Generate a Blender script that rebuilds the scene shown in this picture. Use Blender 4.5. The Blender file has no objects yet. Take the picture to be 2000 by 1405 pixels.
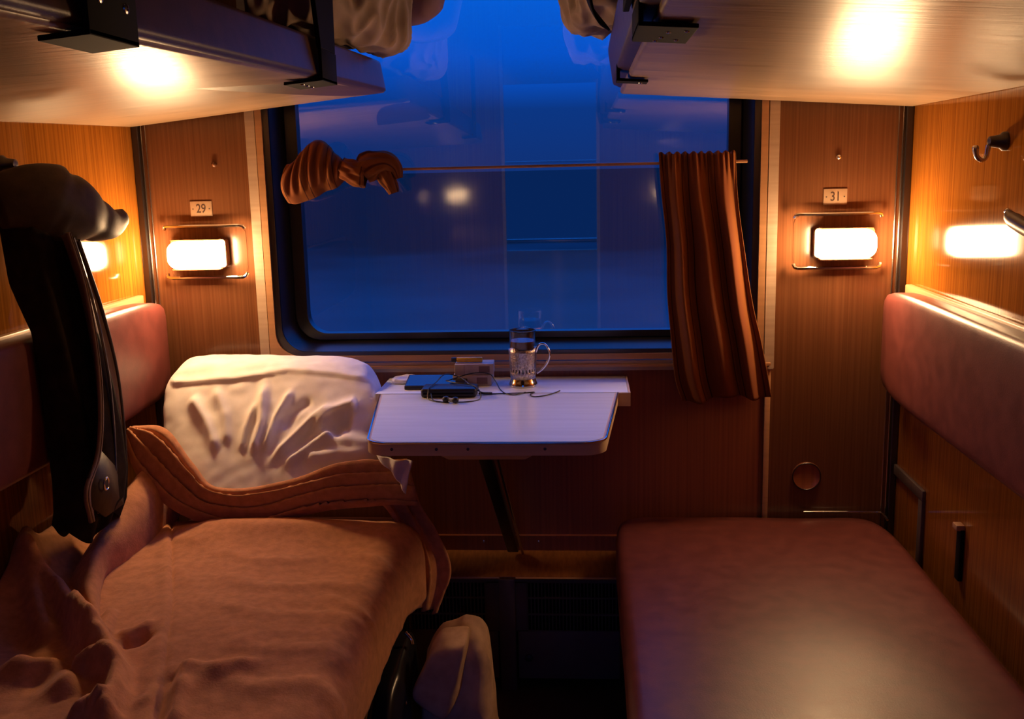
import bpy, bmesh, math, random
import numpy as np
from mathutils import Vector, Matrix, noise

random.seed(4)
SC = bpy.context.scene
COL = SC.collection

# ------------------------------------------------------------------ camera
cam_d = bpy.data.cameras.new('camera')
cam_d.sensor_fit = 'HORIZONTAL'
cam_d.sensor_width = 36.0
cam_d.lens = 1978.85 / 2000.0 * 36.0
cam_d.clip_start = 0.01
cam = bpy.data.objects.new('camera', cam_d)
COL.objects.link(cam)
right = Vector((0.99733729, 0.06932766, -0.02262758))
up = Vector((0.00929253, 0.18693709, 0.98232794))
fwd = Vector((-0.07233243, 0.97992255, -0.1857951))
rot = Matrix((right, up, -fwd)).transposed()
cam.matrix_world = Matrix.Translation((0.1670925, -2.44217, 1.28)) @ rot.to_4x4()
SC.camera = cam

# ------------------------------------------------------------------ sky at dusk
world = bpy.data.worlds.new('dusk_sky')
SC.world = world
world.use_nodes = True
wn = world.node_tree.nodes
wl = world.node_tree.links
wn.clear()
w_tc = wn.new('ShaderNodeTexCoord')
w_sep = wn.new('ShaderNodeSeparateXYZ')
w_ramp = wn.new('ShaderNodeValToRGB')
w_bg = wn.new('ShaderNodeBackground')
w_out = wn.new('ShaderNodeOutputWorld')
wl.new(w_tc.outputs['Generated'], w_sep.inputs[0])
wl.new(w_sep.outputs['Z'], w_ramp.inputs[0])
wl.new(w_ramp.outputs[0], w_bg.inputs[0])
wl.new(w_bg.outputs[0], w_out.inputs[0])
SKY = [(0.0, (.003, .018, .105)), (.055, (.002, .021, .13)), (.105, (.001, .060, .42)),
       (.17, (.001, .085, .52)), (.5, (.012, .22, 1.25)), (1.0, (.02, .30, 1.6))]
cr = w_ramp.color_ramp
cr.elements[0].position = SKY[0][0]; cr.elements[0].color = (*SKY[0][1], 1)
cr.elements[1].position = SKY[-1][0]; cr.elements[1].color = (*SKY[-1][1], 1)
for p_, c_ in SKY[1:-1]:
    e_ = cr.elements.new(p_); e_.color = (*c_, 1)
w_bg.inputs['Strength'].default_value = 1.85

# ------------------------------------------------------------------ exposure
vs = SC.view_settings
vs.view_transform = 'Standard'
vs.look = 'None'
vs.gamma = 1.0
vs.use_curve_mapping = False
vs.exposure = 0.0
LAMP = 172.0
LAMP_COL = (1.0, .60, .29)

# ------------------------------------------------------------------ materials
MATS = {}

def new_mat(name):
    m = bpy.data.materials.new(name)
    m.use_nodes = True
    nt = m.node_tree
    b = nt.nodes['Principled BSDF']
    MATS[name] = m
    return m, nt, b

def plain(name, col, rough=.5, metal=0.0, **kw):
    m, nt, b = new_mat(name)
    b.inputs['Base Color'].default_value = (*col, 1)
    b.inputs['Roughness'].default_value = rough
    b.inputs['Metallic'].default_value = metal
    for k, v in kw.items():
        b.inputs[k].default_value = v
    return m

def noisy(name, c1, c2, scale=(8, 8, 8), detail=4, rough=.5, bump=0.0, bscale=None, bdist=.002, metal=0.0,
          lo=.35, hi=.65, sheen=0.0, rvar=0.0, coat=0.0, bdetail=3, spec=.5):
    """two-tone noise colour with fine relief"""
    m, nt, b = new_mat(name)
    tc = nt.nodes.new('ShaderNodeTexCoord')
    mp = nt.nodes.new('ShaderNodeMapping')
    mp.inputs['Scale'].default_value = scale
    nt.links.new(tc.outputs['Object'], mp.inputs[0])
    nz = nt.nodes.new('ShaderNodeTexNoise')
    nz.inputs['Scale'].default_value = 1.0
    nz.inputs['Detail'].default_value = detail
    nt.links.new(mp.outputs[0], nz.inputs['Vector'])
    rp = nt.nodes.new('ShaderNodeValToRGB')
    rp.color_ramp.elements[0].position = lo
    rp.color_ramp.elements[1].position = hi
    rp.color_ramp.elements[0].color = (*c1, 1)
    rp.color_ramp.elements[1].color = (*c2, 1)
    nt.links.new(nz.outputs[0], rp.inputs[0])
    nt.links.new(rp.outputs[0], b.inputs['Base Color'])
    b.inputs['Roughness'].default_value = rough
    b.inputs['Metallic'].default_value = metal
    b.inputs['Sheen Weight'].default_value = sheen
    b.inputs['Sheen Roughness'].default_value = .5
    b.inputs['Coat Weight'].default_value = coat
    b.inputs['Coat Roughness'].default_value = .08
    b.inputs['Specular IOR Level'].default_value = spec
    if rvar:
        mr = nt.nodes.new('ShaderNodeMapRange')
        mr.inputs['To Min'].default_value = rough - rvar
        mr.inputs['To Max'].default_value = rough + rvar
        nt.links.new(nz.outputs[0], mr.inputs[0])
        nt.links.new(mr.outputs[0], b.inputs['Roughness'])
    if bump:
        mp2 = nt.nodes.new('ShaderNodeMapping')
        mp2.inputs['Scale'].default_value = bscale or scale
        nt.links.new(tc.outputs['Object'], mp2.inputs[0])
        n2 = nt.nodes.new('ShaderNodeTexNoise')
        n2.inputs['Scale'].default_value = 1.0
        n2.inputs['Detail'].default_value = bdetail
        nt.links.new(mp2.outputs[0], n2.inputs['Vector'])
        bp = nt.nodes.new('ShaderNodeBump')
        bp.inputs['Strength'].default_value = bump
        bp.inputs['Distance'].default_value = bdist
        nt.links.new(n2.outputs[0], bp.inputs['Height'])
        nt.links.new(bp.outputs[0], b.inputs['Normal'])
    return m

M_WOOD = noisy('wood_laminate', (0.1950, 0.0608, 0.0078), (0.3432, 0.1209, 0.0140), scale=(190, 190, 1.6), detail=5, rough=.085, lo=.3, hi=.7)
M_WOOD_B = noisy('wood_laminate_brown', (0.1218, 0.0462, 0.0185), (0.1806, 0.0714, 0.0302), scale=(190, 190, 1.6), detail=5, rough=.22, lo=.3, hi=.7)
M_WOOD_DK = noisy('dark_laminate', (.22, .065, .025), (.30, .090, .034), scale=(150, 150, 1.6), rough=.3)
M_BASE = noisy('berth_wood', (.20, .075, .02), (.30, .115, .03), scale=(120, 4, 120), rough=.4)
M_LEATHER = noisy('maroon_leatherette', (0.1221, 0.0296, 0.0259), (0.1628, 0.0407, 0.0340), scale=(30, 30, 30), rough=.40,
                  bump=.25, bscale=(420, 420, 420), bdist=.0008, rvar=.05)
M_LEATHER_DK = noisy('dark_leatherette', (0.0680, 0.0280, 0.0240), (0.1040, 0.0400, 0.0320), scale=(30, 30, 30), rough=.42,
                     bump=.25, bscale=(420, 420, 420), bdist=.0008)
M_UNDER = noisy('bunk_board', (0.3588, 0.2340, 0.1326), (0.4680, 0.3198, 0.1950), scale=(5, 40, 5), detail=6, rough=.34,
                bump=.6, bscale=(9, 75, 9), bdist=.0016, rvar=.07, bdetail=5)
M_ALU = noisy('casing_metal', (.42, .31, .22), (.49, .37, .27), scale=(3, 3, 90), rough=.42)
M_ALU2 = noisy('casing_metal_warm', (.42, .22, .10), (.49, .26, .125), scale=(3, 3, 90), rough=.38)
M_RUBBER = plain('black_rubber', (.012, .011, .013), .28)
M_STEEL = plain('steel', (.62, .58, .54), .25, 1.0)
M_STEEL_DK = plain('dark_steel', (.10, .09, .09), .38, 1.0)
M_BLACKPLATE = plain('black_plate', (.008, .006, .006), .75, 0.0, **{'Specular IOR Level': .12})
M_CHROME = plain('chrome', (.8, .78, .75), .12, 1.0)
M_TABLE = noisy('table_laminate', (.66, .70, .78), (.72, .76, .84), scale=(4, 60, 4), rough=.26)
M_EDGE = noisy('table_edge', (.58, .42, .28), (.66, .49, .33), scale=(8, 8, 80), rough=.4)
M_BLANKET = noisy('brown_fleece', (.46, .20, .085), (.58, .255, .115), scale=(60, 60, 60), rough=.95, bump=.5,
                  bscale=(260, 260, 260), bdist=.0012, sheen=.12, spec=.1)
M_PILLOW = noisy('white_cotton', (.80, .76, .73), (.88, .84, .81), scale=(30, 30, 30), rough=.85, bump=.15,
                 bscale=(300, 300, 300), bdist=.0006, spec=.2)
M_BEDDING = noisy('beige_cotton', (.40, .30, .23), (.56, .43, .34), scale=(12, 12, 12), rough=.9, spec=.1)
M_MATTRESS = noisy('mattress_ticking', (.45, .38, .32), (.55, .46, .4), scale=(20, 20, 20), rough=.9)
M_COAT = noisy('dark_olive_cloth', (.018, .012, .006), (.030, .020, .010), scale=(40, 40, 40), rough=.8, bump=.25,
               bscale=(300, 300, 300), bdist=.0008, spec=.06)
M_COAT_HOOD = noisy('olive_cloth', (.034, .019, .008), (.050, .028, .012), scale=(40, 40, 40), rough=.6, bump=.25,
                    bscale=(300, 300, 300), bdist=.0008, spec=.25)
M_LINING = noisy('coat_lining', (.15, .085, .045), (.22, .125, .07), scale=(50, 50, 8), rough=.7)
M_HEATER = noisy('painted_metal', (.085, .060, .062), (.11, .078, .080), scale=(9, 9, 9), rough=.5)
M_BAG = noisy('bag_canvas', (0.4160, 0.2720, 0.1840), (0.5760, 0.3840, 0.2640), scale=(25, 25, 25), rough=.85, bump=.3,
              bscale=(90, 90, 90), bdist=.002, spec=.2)
M_BAG_DK = plain('dark_nylon', (.012, .012, .016), .3)
M_PLATE = plain('number_plate', (.36, .235, .145), .45)
M_INK = plain('plate_ink', (.05, .022, .012), .6)
M_FLOOR = noisy('floor_lino', (.035, .022, .02), (.055, .035, .03), scale=(14, 14, 14), rough=.5)
M_CEIL = plain('ceiling_panel', (.55, .45, .36), .6)
M_SNOW, nt_, b_ = new_mat('snow_and_scrub')
tc_ = nt_.nodes.new('ShaderNodeTexCoord'); nz_ = nt_.nodes.new('ShaderNodeTexNoise'); nz_.inputs['Scale'].default_value = .25
sp_ = nt_.nodes.new('ShaderNodeSeparateXYZ'); ad_ = nt_.nodes.new('ShaderNodeMath'); ad_.operation = 'MULTIPLY_ADD'
ad_.inputs[1].default_value = 14.0
mr_ = nt_.nodes.new('ShaderNodeMapRange'); mr_.inputs['From Min'].default_value = 16.0; mr_.inputs['From Max'].default_value = 40.0
rp_ = nt_.nodes.new('ShaderNodeValToRGB')
rp_.color_ramp.elements[0].color = (.10, .105, .115, 1); rp_.color_ramp.elements[1].color = (.032, .030, .030, 1)
nt_.links.new(tc_.outputs['Object'], nz_.inputs['Vector']); nt_.links.new(tc_.outputs['Object'], sp_.inputs[0])
nt_.links.new(nz_.outputs[0], ad_.inputs[0]); nt_.links.new(sp_.outputs['Y'], ad_.inputs[2])
nt_.links.new(ad_.outputs[0], mr_.inputs[0]); nt_.links.new(mr_.outputs[0], rp_.inputs[0]); nt_.links.new(rp_.outputs[0], b_.inputs['Base Color'])
b_.inputs['Roughness'].default_value = .95
b_.inputs['Specular IOR Level'].default_value = 0.0
M_PHONE = plain('phone_black', (.015, .016, .02), .12)
M_DEVICE = plain('device_black', (.016, .014, .015), .4)
M_CABLE = plain('cable_black', (.015, .013, .014), .45)
M_BUDWHITE = plain('bud_grey', (.35, .33, .31), .3)
M_PACK = noisy('pack_card', (.50, .40, .36), (.60, .48, .43), scale=(60, 60, 60), rough=.5)
M_PACK2 = plain('pack_print', (.22, .13, .12), .5)
M_YELLOW = plain('lighter_yellow', (.75, .42, .05), .3)
M_TISSUE = plain('thin_wrapper', (.7, .66, .68), .35)
M_EMIT, nt_, b_ = new_mat('lamp_diffuser')
b_.inputs['Base Color'].default_value = (.9, .85, .75, 1)
b_.inputs['Emission Color'].default_value = (*LAMP_COL, 1)
b_.inputs['Emission Strength'].default_value = LAMP

# striped curtain cloth: thin dark stripes, plus lit fold edges painted as paler bands
M_CURTAIN, nt_, b_ = new_mat('striped_curtain_cloth')
uv_ = nt_.nodes.new('ShaderNodeUVMap')
sp_ = nt_.nodes.new('ShaderNodeSeparateXYZ')
nt_.links.new(uv_.outputs[0], sp_.inputs[0])
rp_ = nt_.nodes.new('ShaderNodeValToRGB')
rp_.color_ramp.interpolation = 'EASE'
ml_ = nt_.nodes.new('ShaderNodeMath'); ml_.operation = 'MULTIPLY'; ml_.inputs[1].default_value = 3.0
fr_ = nt_.nodes.new('ShaderNodeMath'); fr_.operation = 'FRACT'
nt_.links.new(sp_.outputs['X'], ml_.inputs[0]); nt_.links.new(ml_.outputs[0], fr_.inputs[0])
nt_.links.new(fr_.outputs[0], rp_.inputs[0])
el_ = rp_.color_ramp.elements
el_[0].position = 0.0; el_[0].color = (.18, .062, .018, 1)
el_[1].position = 1.0; el_[1].color = (.18, .062, .018, 1)
for p_, c_ in ((.10, (.22, .072, .020)), (.115, (.05, .016, .010)), (.135, (.05, .016, .010)), (.15, (.19, .060, .020)),
               (.55, (.16, .048, .018)), (.75, (.21, .072, .019)), (.84, (.21, .072, .019)), (.86, (.07, .02, .012)),
               (.88, (.07, .02, .012)), (.90, (.22, .072, .020))):
    e_ = el_.new(p_); e_.color = (*c_, 1)
nt_.links.new(rp_.outputs[0], b_.inputs['Base Color'])
b_.inputs['Roughness'].default_value = .9
b_.inputs['Specular IOR Level'].default_value = .15

# window glass: clear, with the mirror share of a double pane
M_PANE = bpy.data.materials.new('window_glass')
M_PANE.use_nodes = True
nt_ = M_PANE.node_tree
nt_.nodes.clear()
o_ = nt_.nodes.new('ShaderNodeOutputMaterial')
mx_ = nt_.nodes.new('ShaderNodeMixShader')
tr_ = nt_.nodes.new('ShaderNodeBsdfTransparent')
gl_ = nt_.nodes.new('ShaderNodeBsdfGlossy')
gl_.inputs['Roughness'].default_value = .015
fn_ = nt_.nodes.new('ShaderNodeFresnel')
fn_.inputs['IOR'].default_value = 3.3
nt_.links.new(fn_.outputs[0], mx_.inputs[0])
nt_.links.new(tr_.outputs[0], mx_.inputs[1])
nt_.links.new(gl_.outputs[0], mx_.inputs[2])
nt_.links.new(mx_.outputs[0], o_.inputs[0])

M_GLASS = plain('tumbler_glass', (1, 1, 1), .02, 0.0, **{'Transmission Weight': 1.0, 'IOR': 1.45})
M_TEA = plain('tea', (.25, .07, .02), .05, 0.0, **{'Transmission Weight': .6, 'IOR': 1.33})

# ------------------------------------------------------------------ builders

def origin_of(o):
    v = Vector((0, 0, 0))
    while o is not None:
        v += o.location
        o = o.parent
    return v

def tag(o, label=None, cat=None, group=None, kind=None):
    if label: o['label'] = label
    if cat: o['category'] = cat
    if group: o['group'] = group
    if kind: o['kind'] = kind
    return o

def thing(name, label, cat, loc=(0, 0, 0), group=None, kind=None):
    o = bpy.data.objects.new(name, None)
    o.empty_display_size = .05
    COL.objects.link(o)
    o.location = loc
    return tag(o, label, cat, group, kind)

def obj(name, verts, faces, mat, parent=None, smooth=None, uvs=None, solid=0.0, loc=None, subsurf=0):
    """one mesh object from world-space vertices"""
    verts = np.asarray(verts, dtype=float)
    if parent is not None:
        off = origin_of(parent)
    elif loc is not None:
        off = Vector(loc)
    else:
        lo, hi = verts.min(0), verts.max(0)
        off = Vector(((lo[0] + hi[0]) / 2, (lo[1] + hi[1]) / 2, lo[2]))
    v2 = verts - np.array(off)
    me = bpy.data.meshes.new(name)
    me.from_pydata(v2.tolist(), [], [list(map(int, f)) for f in faces])
    me.update()
    if uvs is not None:
        ul = me.uv_layers.new(name='UVMap')
        for lp in me.loops:
            ul.data[lp.index].uv = uvs[lp.vertex_index]
    me.materials.append(mat)
    bm = bmesh.new(); bm.from_mesh(me)
    bmesh.ops.recalc_face_normals(bm, faces=bm.faces[:])
    bm.to_mesh(me); bm.free()
    if smooth is not None:
        for p in me.polygons: p.use_smooth = True
        if smooth < 180: me.set_sharp_from_angle(angle=math.radians(smooth))
    o = bpy.data.objects.new(name, me)
    COL.objects.link(o)
    if parent is not None:
        o.parent = parent
    else:
        o.location = off
    if solid:
        md = o.modifiers.new('thickness', 'SOLIDIFY'); md.thickness = solid; md.offset = 0
    if subsurf:
        md = o.modifiers.new('smooth', 'SUBSURF'); md.levels = subsurf; md.render_levels = subsurf
    return o

HEXF = [(0, 3, 2, 1), (4, 5, 6, 7), (0, 1, 5, 4), (1, 2, 6, 5), (2, 3, 7, 6), (3, 0, 4, 7)]

def hexa(corners, bevel=0.0, seg=2):
    """8 corners (bottom 4, top 4) -> verts, faces, optionally bevelled"""
    bm = bmesh.new()
    vs_ = [bm.verts.new(c) for c in corners]
    for f in HEXF: bm.faces.new([vs_[i] for i in f])
    if bevel:
        bmesh.ops.bevel(bm, geom=bm.edges[:], offset=bevel, segments=seg, profile=.5, affect='EDGES')
    bm.verts.index_update()
    V = [tuple(v.co) for v in bm.verts]
    F = [[v.index for v in f.verts] for f in bm.faces]
    bm.free()
    return V, F

def boxc(lo, hi):
    x0, y0, z0 = lo; x1, y1, z1 = hi
    return [(x0, y0, z0), (x1, y0, z0), (x1, y1, z0), (x0, y1, z0), (x0, y0, z1), (x1, y0, z1), (x1, y1, z1), (x0, y1, z1)]

def box(name, lo, hi, mat, parent=None, bevel=0.0, seg=2):
    V, F = hexa(boxc(lo, hi), bevel, seg)
    return obj(name, V, F, mat, parent, smooth=35 if bevel else None)

def join(parts):
    V, F = [], []
    for v, f in parts:
        n = len(V)
        V += [tuple(p) for p in v]
        F += [[i + n for i in q] for q in f]
    return V, F

def spline(pts, n):
    """Catmull-Rom through pts, n samples"""
    P = np.asarray(pts, float)
    if len(P) == 2:
        t = np.linspace(0, 1, n)[:, None]
        return P[0] * (1 - t) + P[1] * t
    Q = np.vstack([2 * P[0] - P[1], P, 2 * P[-1] - P[-2]])
    seg = np.linalg.norm(np.diff(P, axis=0), axis=1)
    cum = np.concatenate([[0], np.cumsum(seg)]); cum /= cum[-1]
    out = []
    for t in np.linspace(0, 1, n):
        i = min(np.searchsorted(cum, t, 'right') - 1, len(P) - 2)
        u = (t - cum[i]) / max(cum[i + 1] - cum[i], 1e-9)
        a, b, c, d = Q[i], Q[i + 1], Q[i + 2], Q[i + 3]
        out.append(.5 * ((2 * b) + (c - a) * u + (2 * a - 5 * b + 4 * c - d) * u * u + (3 * b - a - 3 * c + d) * u ** 3))
    return np.array(out)

def tube(path, r, seg=8, cap=True):
    """tube along a path; r scalar or list"""
    P = np.asarray(path, float)
    n = len(P)
    R = np.full(n, r) if np.isscalar(r) else np.asarray(r, float)
    V, F = [], []
    ref = None
    for i in range(n):
        t = P[min(i + 1, n - 1)] - P[max(i - 1, 0)]
        t = t / (np.linalg.norm(t) + 1e-12)
        if ref is None:
            a = np.array([0, 0, 1.0]) if abs(t[2]) < .9 else np.array([1.0, 0, 0])
            ref = np.cross(t, a)
        ref = ref - t * ref.dot(t); ref /= np.linalg.norm(ref) + 1e-12
        b = np.cross(t, ref)
        for k in range(seg):
            an = 2 * math.pi * k / seg
            V.append(tuple(P[i] + R[i] * (math.cos(an) * ref + math.sin(an) * b)))
    for i in range(n - 1):
        for k in range(seg):
            k2 = (k + 1) % seg
            F.append([i * seg + k, i * seg + k2, (i + 1) * seg + k2, (i + 1) * seg + k])
    if cap:
        F.append(list(range(seg))); F.append([(n - 1) * seg + k for k in range(seg)])
    return V, F

def lathe(profile, centre, seg=24, axis='Z', close=False):
    """profile: (radius, along) pairs"""
    V, F = [], []
    cx, cy, cz = centre
    for r, h in profile:
        for k in range(seg):
            a = 2 * math.pi * k / seg
            u, v = r * math.cos(a), r * math.sin(a)
            V.append({'Z': (cx + u, cy + v, cz + h), 'Y': (cx + u, cy + h, cz + v), 'X': (cx + h, cy + u, cz + v)}[axis])
    n = len(profile)
    for i in range(n - 1 if not close else n):
        j = (i + 1) % n
        for k in range(seg):
            k2 = (k + 1) % seg
            F.append([i * seg + k, i * seg + k2, j * seg + k2, j * seg + k])
    if not close:
        F.append(list(range(seg))); F.append([(n - 1) * seg + k for k in range(seg)])
    return V, F

def grid(fn, nu, nv, closed_u=False):
    """fn(u, v) -> point, u,v in 0..1; returns verts, faces, uvs"""
    V, F, U = [], [], []
    for j in range(nv + 1):
        for i in range(nu + (0 if closed_u else 1)):
            V.append(tuple(fn(i / nu, j / nv))); U.append((i / nu, j / nv))
    w = nu if closed_u else nu + 1
    for j in range(nv):
        for i in range(nu):
            i2 = (i + 1) % w
            F.append([j * w + i, j * w + i2, (j + 1) * w + i2, (j + 1) * w + i])
    return V, F, U

def rrect(cx, hw, z0, z1, r, n=8):
    """rounded rectangle outline in XZ"""
    pts = []
    for (px, pz, a0) in ((cx + hw - r, z0 + r, -90), (cx + hw - r, z1 - r, 0), (cx - hw + r, z1 - r, 90), (cx - hw + r, z0 + r, 180)):
        for k in range(n + 1):
            a = math.radians(a0 + 90 * k / n)
            pts.append((px + r * math.cos(a), pz + r * math.sin(a)))
    return pts

def ring_loft(loops):
    """loops: list of (outline, y); closed band between successive loops"""
    V, F = [], []
    n = len(loops[0][0])
    for ol, y in loops:
        V += [(p[0], y, p[1]) for p in ol]
    for i in range(len(loops) - 1):
        for k in range(n):
            k2 = (k + 1) % n
            F.append([i * n + k, i * n + k2, (i + 1) * n + k2, (i + 1) * n + k])
    return V, F

def prism_z(outline, z0, z1):
    n = len(outline)
    V = [(x, y, z0) for x, y in outline] + [(x, y, z1) for x, y in outline]
    F = [list(range(n))[::-1], [n + i for i in range(n)]]
    F += [[i, (i + 1) % n, n + (i + 1) % n, n + i] for i in range(n)]
    return V, F

def rbox_y(cx, hw, z0, z1, r, y0, y1, n=6, bulge=0.0, inset=.0):
    """rounded plate standing in XZ, from y0 (back) to y1 (front); bulged front made of inset loops"""
    loops = [(rrect(cx, hw, z0, z1, r, n), y0), (rrect(cx, hw, z0, z1, r, n), y1 + inset)]
    zc, zh = (z0 + z1) / 2, (z1 - z0) / 2
    V, F = ring_loft(loops)
    m = len(loops[0][0])
    base = rrect(cx, hw, z0, z1, r, n)
    steps = [(.96, .45), (.85, .75), (.6, .95), (.3, 1.0)] if (bulge or inset) else []
    prev = m
    for s, d in steps:
        st = len(V)
        V += [(cx + (p[0] - cx) * s, y1 + inset - (inset + bulge) * d, zc + (p[1] - zc) * s) for p in base]
        for k in range(m):
            k2 = (k + 1) % m
            F.append([prev + k, prev + k2, st + k2, st + k])
        prev = st
    F.append([prev + k for k in range(m)])
    F.append(list(range(m)))
    return V, F

def seg_dist(X, Y, a, b):
    ax, ay = a; bx, by = b
    dx, dy = bx - ax, by - ay
    L2 = dx * dx + dy * dy + 1e-12
    t = np.clip(((X - ax) * dx + (Y - ay) * dy) / L2, 0, 1)
    px, py = ax + t * dx, ay + t * dy
    d = np.hypot(X - px, Y - py)
    side = np.sign(dx * (Y - ay) - dy * (X - ax))
    return d, side, t

def ridge(X, Y, poly, A, wl, wr=None, taper=True):
    """gaussian ridge along a polyline; wl / wr widths left and right of its direction"""
    wr = wr or wl
    poly = [tuple(p[:2]) for p in poly]
    best = np.full(np.shape(X), 1e9); bs = np.zeros(np.shape(X)); bt = np.zeros(np.shape(X))
    n = len(poly) - 1
    for i in range(n):
        d, s, t = seg_dist(X, Y, poly[i], poly[i + 1])
        m = d < best
        best = np.where(m, d, best); bs = np.where(m, s, bs); bt = np.where(m, (i + t) / n, bt)
    w = np.where(bs > 0, wl, wr)
    h = A * np.exp(-(best / w) ** 2)
    if taper: h = h * np.clip(np.sin(np.pi * np.clip(bt, .02, .98)) * 2.2, 0, 1)
    return h

def nz(x, y, z=0.0, s=1.0):
    return noise.noise(Vector((x * s, y * s, z * s)))

def softbox(c8, n=5.0, res=(24, 16, 12), disp=None):
    """cushion-like body: superellipsoid mapped into 8 corners"""
    bm = bmesh.new()
    pts = {}
    rx, ry, rz = res
    C = [np.array(c, float) for c in c8]
    def tri(q):
        a, b, c = (q[0] + 1) / 2, (q[1] + 1) / 2, (q[2] + 1) / 2
        bot = (C[0] * (1 - a) + C[1] * a) * (1 - b) + (C[3] * (1 - a) + C[2] * a) * b
        top = (C[4] * (1 - a) + C[5] * a) * (1 - b) + (C[7] * (1 - a) + C[6] * a) * b
        return bot * (1 - c) + top * c
    Qs = []
    def vert(i, j, k):
        key = (i, j, k)
        if key not in pts:
            p = np.array([2 * i / rx - 1, 2 * j / ry - 1, 2 * k / rz - 1])
            r = (np.abs(p) ** n).sum() ** (-1.0 / n)
            q = p * r
            pts[key] = bm.verts.new(tri(q)); Qs.append(q)
        return pts[key]
    for (ax, N, A, B) in ((0, rx, ry, rz), (1, ry, rx, rz), (2, rz, rx, ry)):
        for e in (0, N):
            for a in range(A):
                for b in range(B):
                    quad = []
                    for (aa, bb) in ((a, b), (a + 1, b), (a + 1, b + 1), (a, b + 1)):
                        ijk = [0, 0, 0]; rest = [m for m in range(3) if m != ax]
                        ijk[ax] = e; ijk[rest[0]] = aa; ijk[rest[1]] = bb
                        quad.append(vert(*ijk))
                    bm.faces.new(quad)
    bmesh.ops.recalc_face_normals(bm, faces=bm.faces[:])
    bm.normal_update()
    bm.verts.index_update()
    P = np.array([v.co[:] for v in bm.verts]); N = np.array([v.normal[:] for v in bm.verts])
    F = [[v.index for v in f.verts] for f in bm.faces]
    bm.free()
    if disp is not None:
        P = P + N * disp(P, np.array(Qs), N)[:, None]
    return P, F

# ================================================================== THE SETTING
XW = .92          # half width between the side walls
YR = -2.50        # wall with the door

# floor, ceiling, side walls
tag(box('floor', (-1.0, -3.5, -.05), (1.0, .02, 0), M_FLOOR), 'dark linoleum floor of the compartment', 'floor', kind='structure')
tag(box('ceiling', (-1.0, -3.5, 2.3), (1.0, .3, 2.35), M_CEIL), 'pale ceiling above the upper bunks', 'ceiling', kind='structure')
tag(box('wall_left', (-XW - .04, YR, 0), (-XW, .02, 2.3), M_WOOD), 'glossy orange wood laminate side wall behind the coat', 'wall', kind='structure')
tag(box('wall_right', (XW, YR, 0), (XW + .04, .02, 2.3), M_WOOD), 'glossy orange wood laminate side wall with hooks', 'wall', kind='structure')

# window wall: panels around the opening
WC = -.01         # window centre
wb = thing('wall_back', 'wood laminate wall around the window', 'wall', (0, 0, 0), kind='structure')
box('panel', (-.93, 0, 0), (WC - .60, .02, 2.3), M_WOOD_B, wb)
box('panel', (WC + .60, 0, 0), (.93, .02, 2.3), M_WOOD_B, wb)
box('panel', (WC - .60, 0, 0), (WC + .60, .02, .81), M_WOOD_DK, wb)
box('panel', (WC - .60, 0, 1.80), (WC + .60, .02, 2.3), M_WOOD, wb)

# rear wall with the doorway, and the corridor behind it
wr_ = thing('wall_rear', 'wood laminate wall with the doorway to the corridor', 'wall', (0, YR, 0), kind='structure')
box('panel', (-1.0, YR - .04, 0), (-.22, YR, 2.3), M_WOOD, wr_)
box('panel', (.23, YR - .04, 0), (1.0, YR, 2.3), M_WOOD, wr_)
box('panel', (-.22, YR - .04, 1.95), (.23, YR, 2.3), M_WOOD, wr_)
box('door_jamb', (-.235, YR, 0), (-.22, YR + .012, 1.95), M_ALU, wr_)
box('door_jamb', (.23, YR, 0), (.245, YR + .012, 1.95), M_ALU, wr_)
wc_ = thing('wall_corridor', 'corridor wall with a window and handrail', 'wall', (0, -3.4, 0), kind='structure')
box('panel', (-1.0, -3.44, 0), (1.0, -3.4, .80), M_CEIL, wc_)
box('panel', (-1.0, -3.44, 1.75), (1.0, -3.4, 2.3), M_CEIL, wc_)
box('panel', (-1.0, -3.44, .80), (-.55, -3.4, 1.75), M_CEIL, wc_)
box('panel', (.55, -3.44, .80), (1.0, -3.4, 1.75), M_CEIL, wc_)
box('panel', (-1.04, -3.44, 0), (-1.0, YR, 2.3), M_CEIL, wc_)
box('panel', (1.0, -3.44, 0), (1.04, YR, 2.3), M_CEIL, wc_)
V, F = tube([(-.9, -3.34, .86), (.9, -3.34, .86)], .014, 10)
obj('handrail', V, F, M_STEEL, wc_, smooth=40)
V, F = tube([(-.55, -3.37, 1.31), (.55, -3.37, 1.31)], .006, 8)
obj('curtain_rail', V, F, M_STEEL, wc_, smooth=40)

# ground outside
tag(obj('ground_outside', [(-400, .5, -1.4), (400, .5, -1.4), (400, 900, -1.4), (-400, 900, -1.4)], [(0, 1, 2, 3)], M_SNOW, loc=(0, 0, -1.4)),
    'dim snowy ground and dark scrub outside the window', 'ground', kind='structure')

# window: casing, gasket, pane
win = thing('window_1', 'train window with black rubber gasket and pale metal casing', 'window', (WC, 0, .79), kind='structure')
Z0, Z1 = .79, 1.84
def casing(hw_o, hw_i, zo, zi, r_o, r_i, y_f, y_b):
    o_ol = rrect(WC, hw_o, zo, Z1, r_o, 8); i_ol = rrect(WC, hw_i, zi, Z1 - .05, r_i, 8)
    return ring_loft([(o_ol, y_b), (o_ol, y_f), (i_ol, y_f), (i_ol, y_b)])
V, F = casing(.629, .606, Z0, .815, .004, .012, -.012, .01)
obj('casing_strip', V, F, M_ALU, win, smooth=30)
V, F = casing(.603, .587, .818, .832, .01, .06, -.016, .01)
obj('casing_strip', V, F, M_ALU2, win, smooth=30)
V, F = casing(.587, .572, .832, .842, .055, .065, -.010, .01)
obj('casing_strip', V, F, M_STEEL_DK, win, smooth=30)
ra = rrect(WC, .573, .841, Z1 - .06, .07, 8)
rb = rrect(WC, .553, .862, Z1 - .08, .062, 8)
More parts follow.
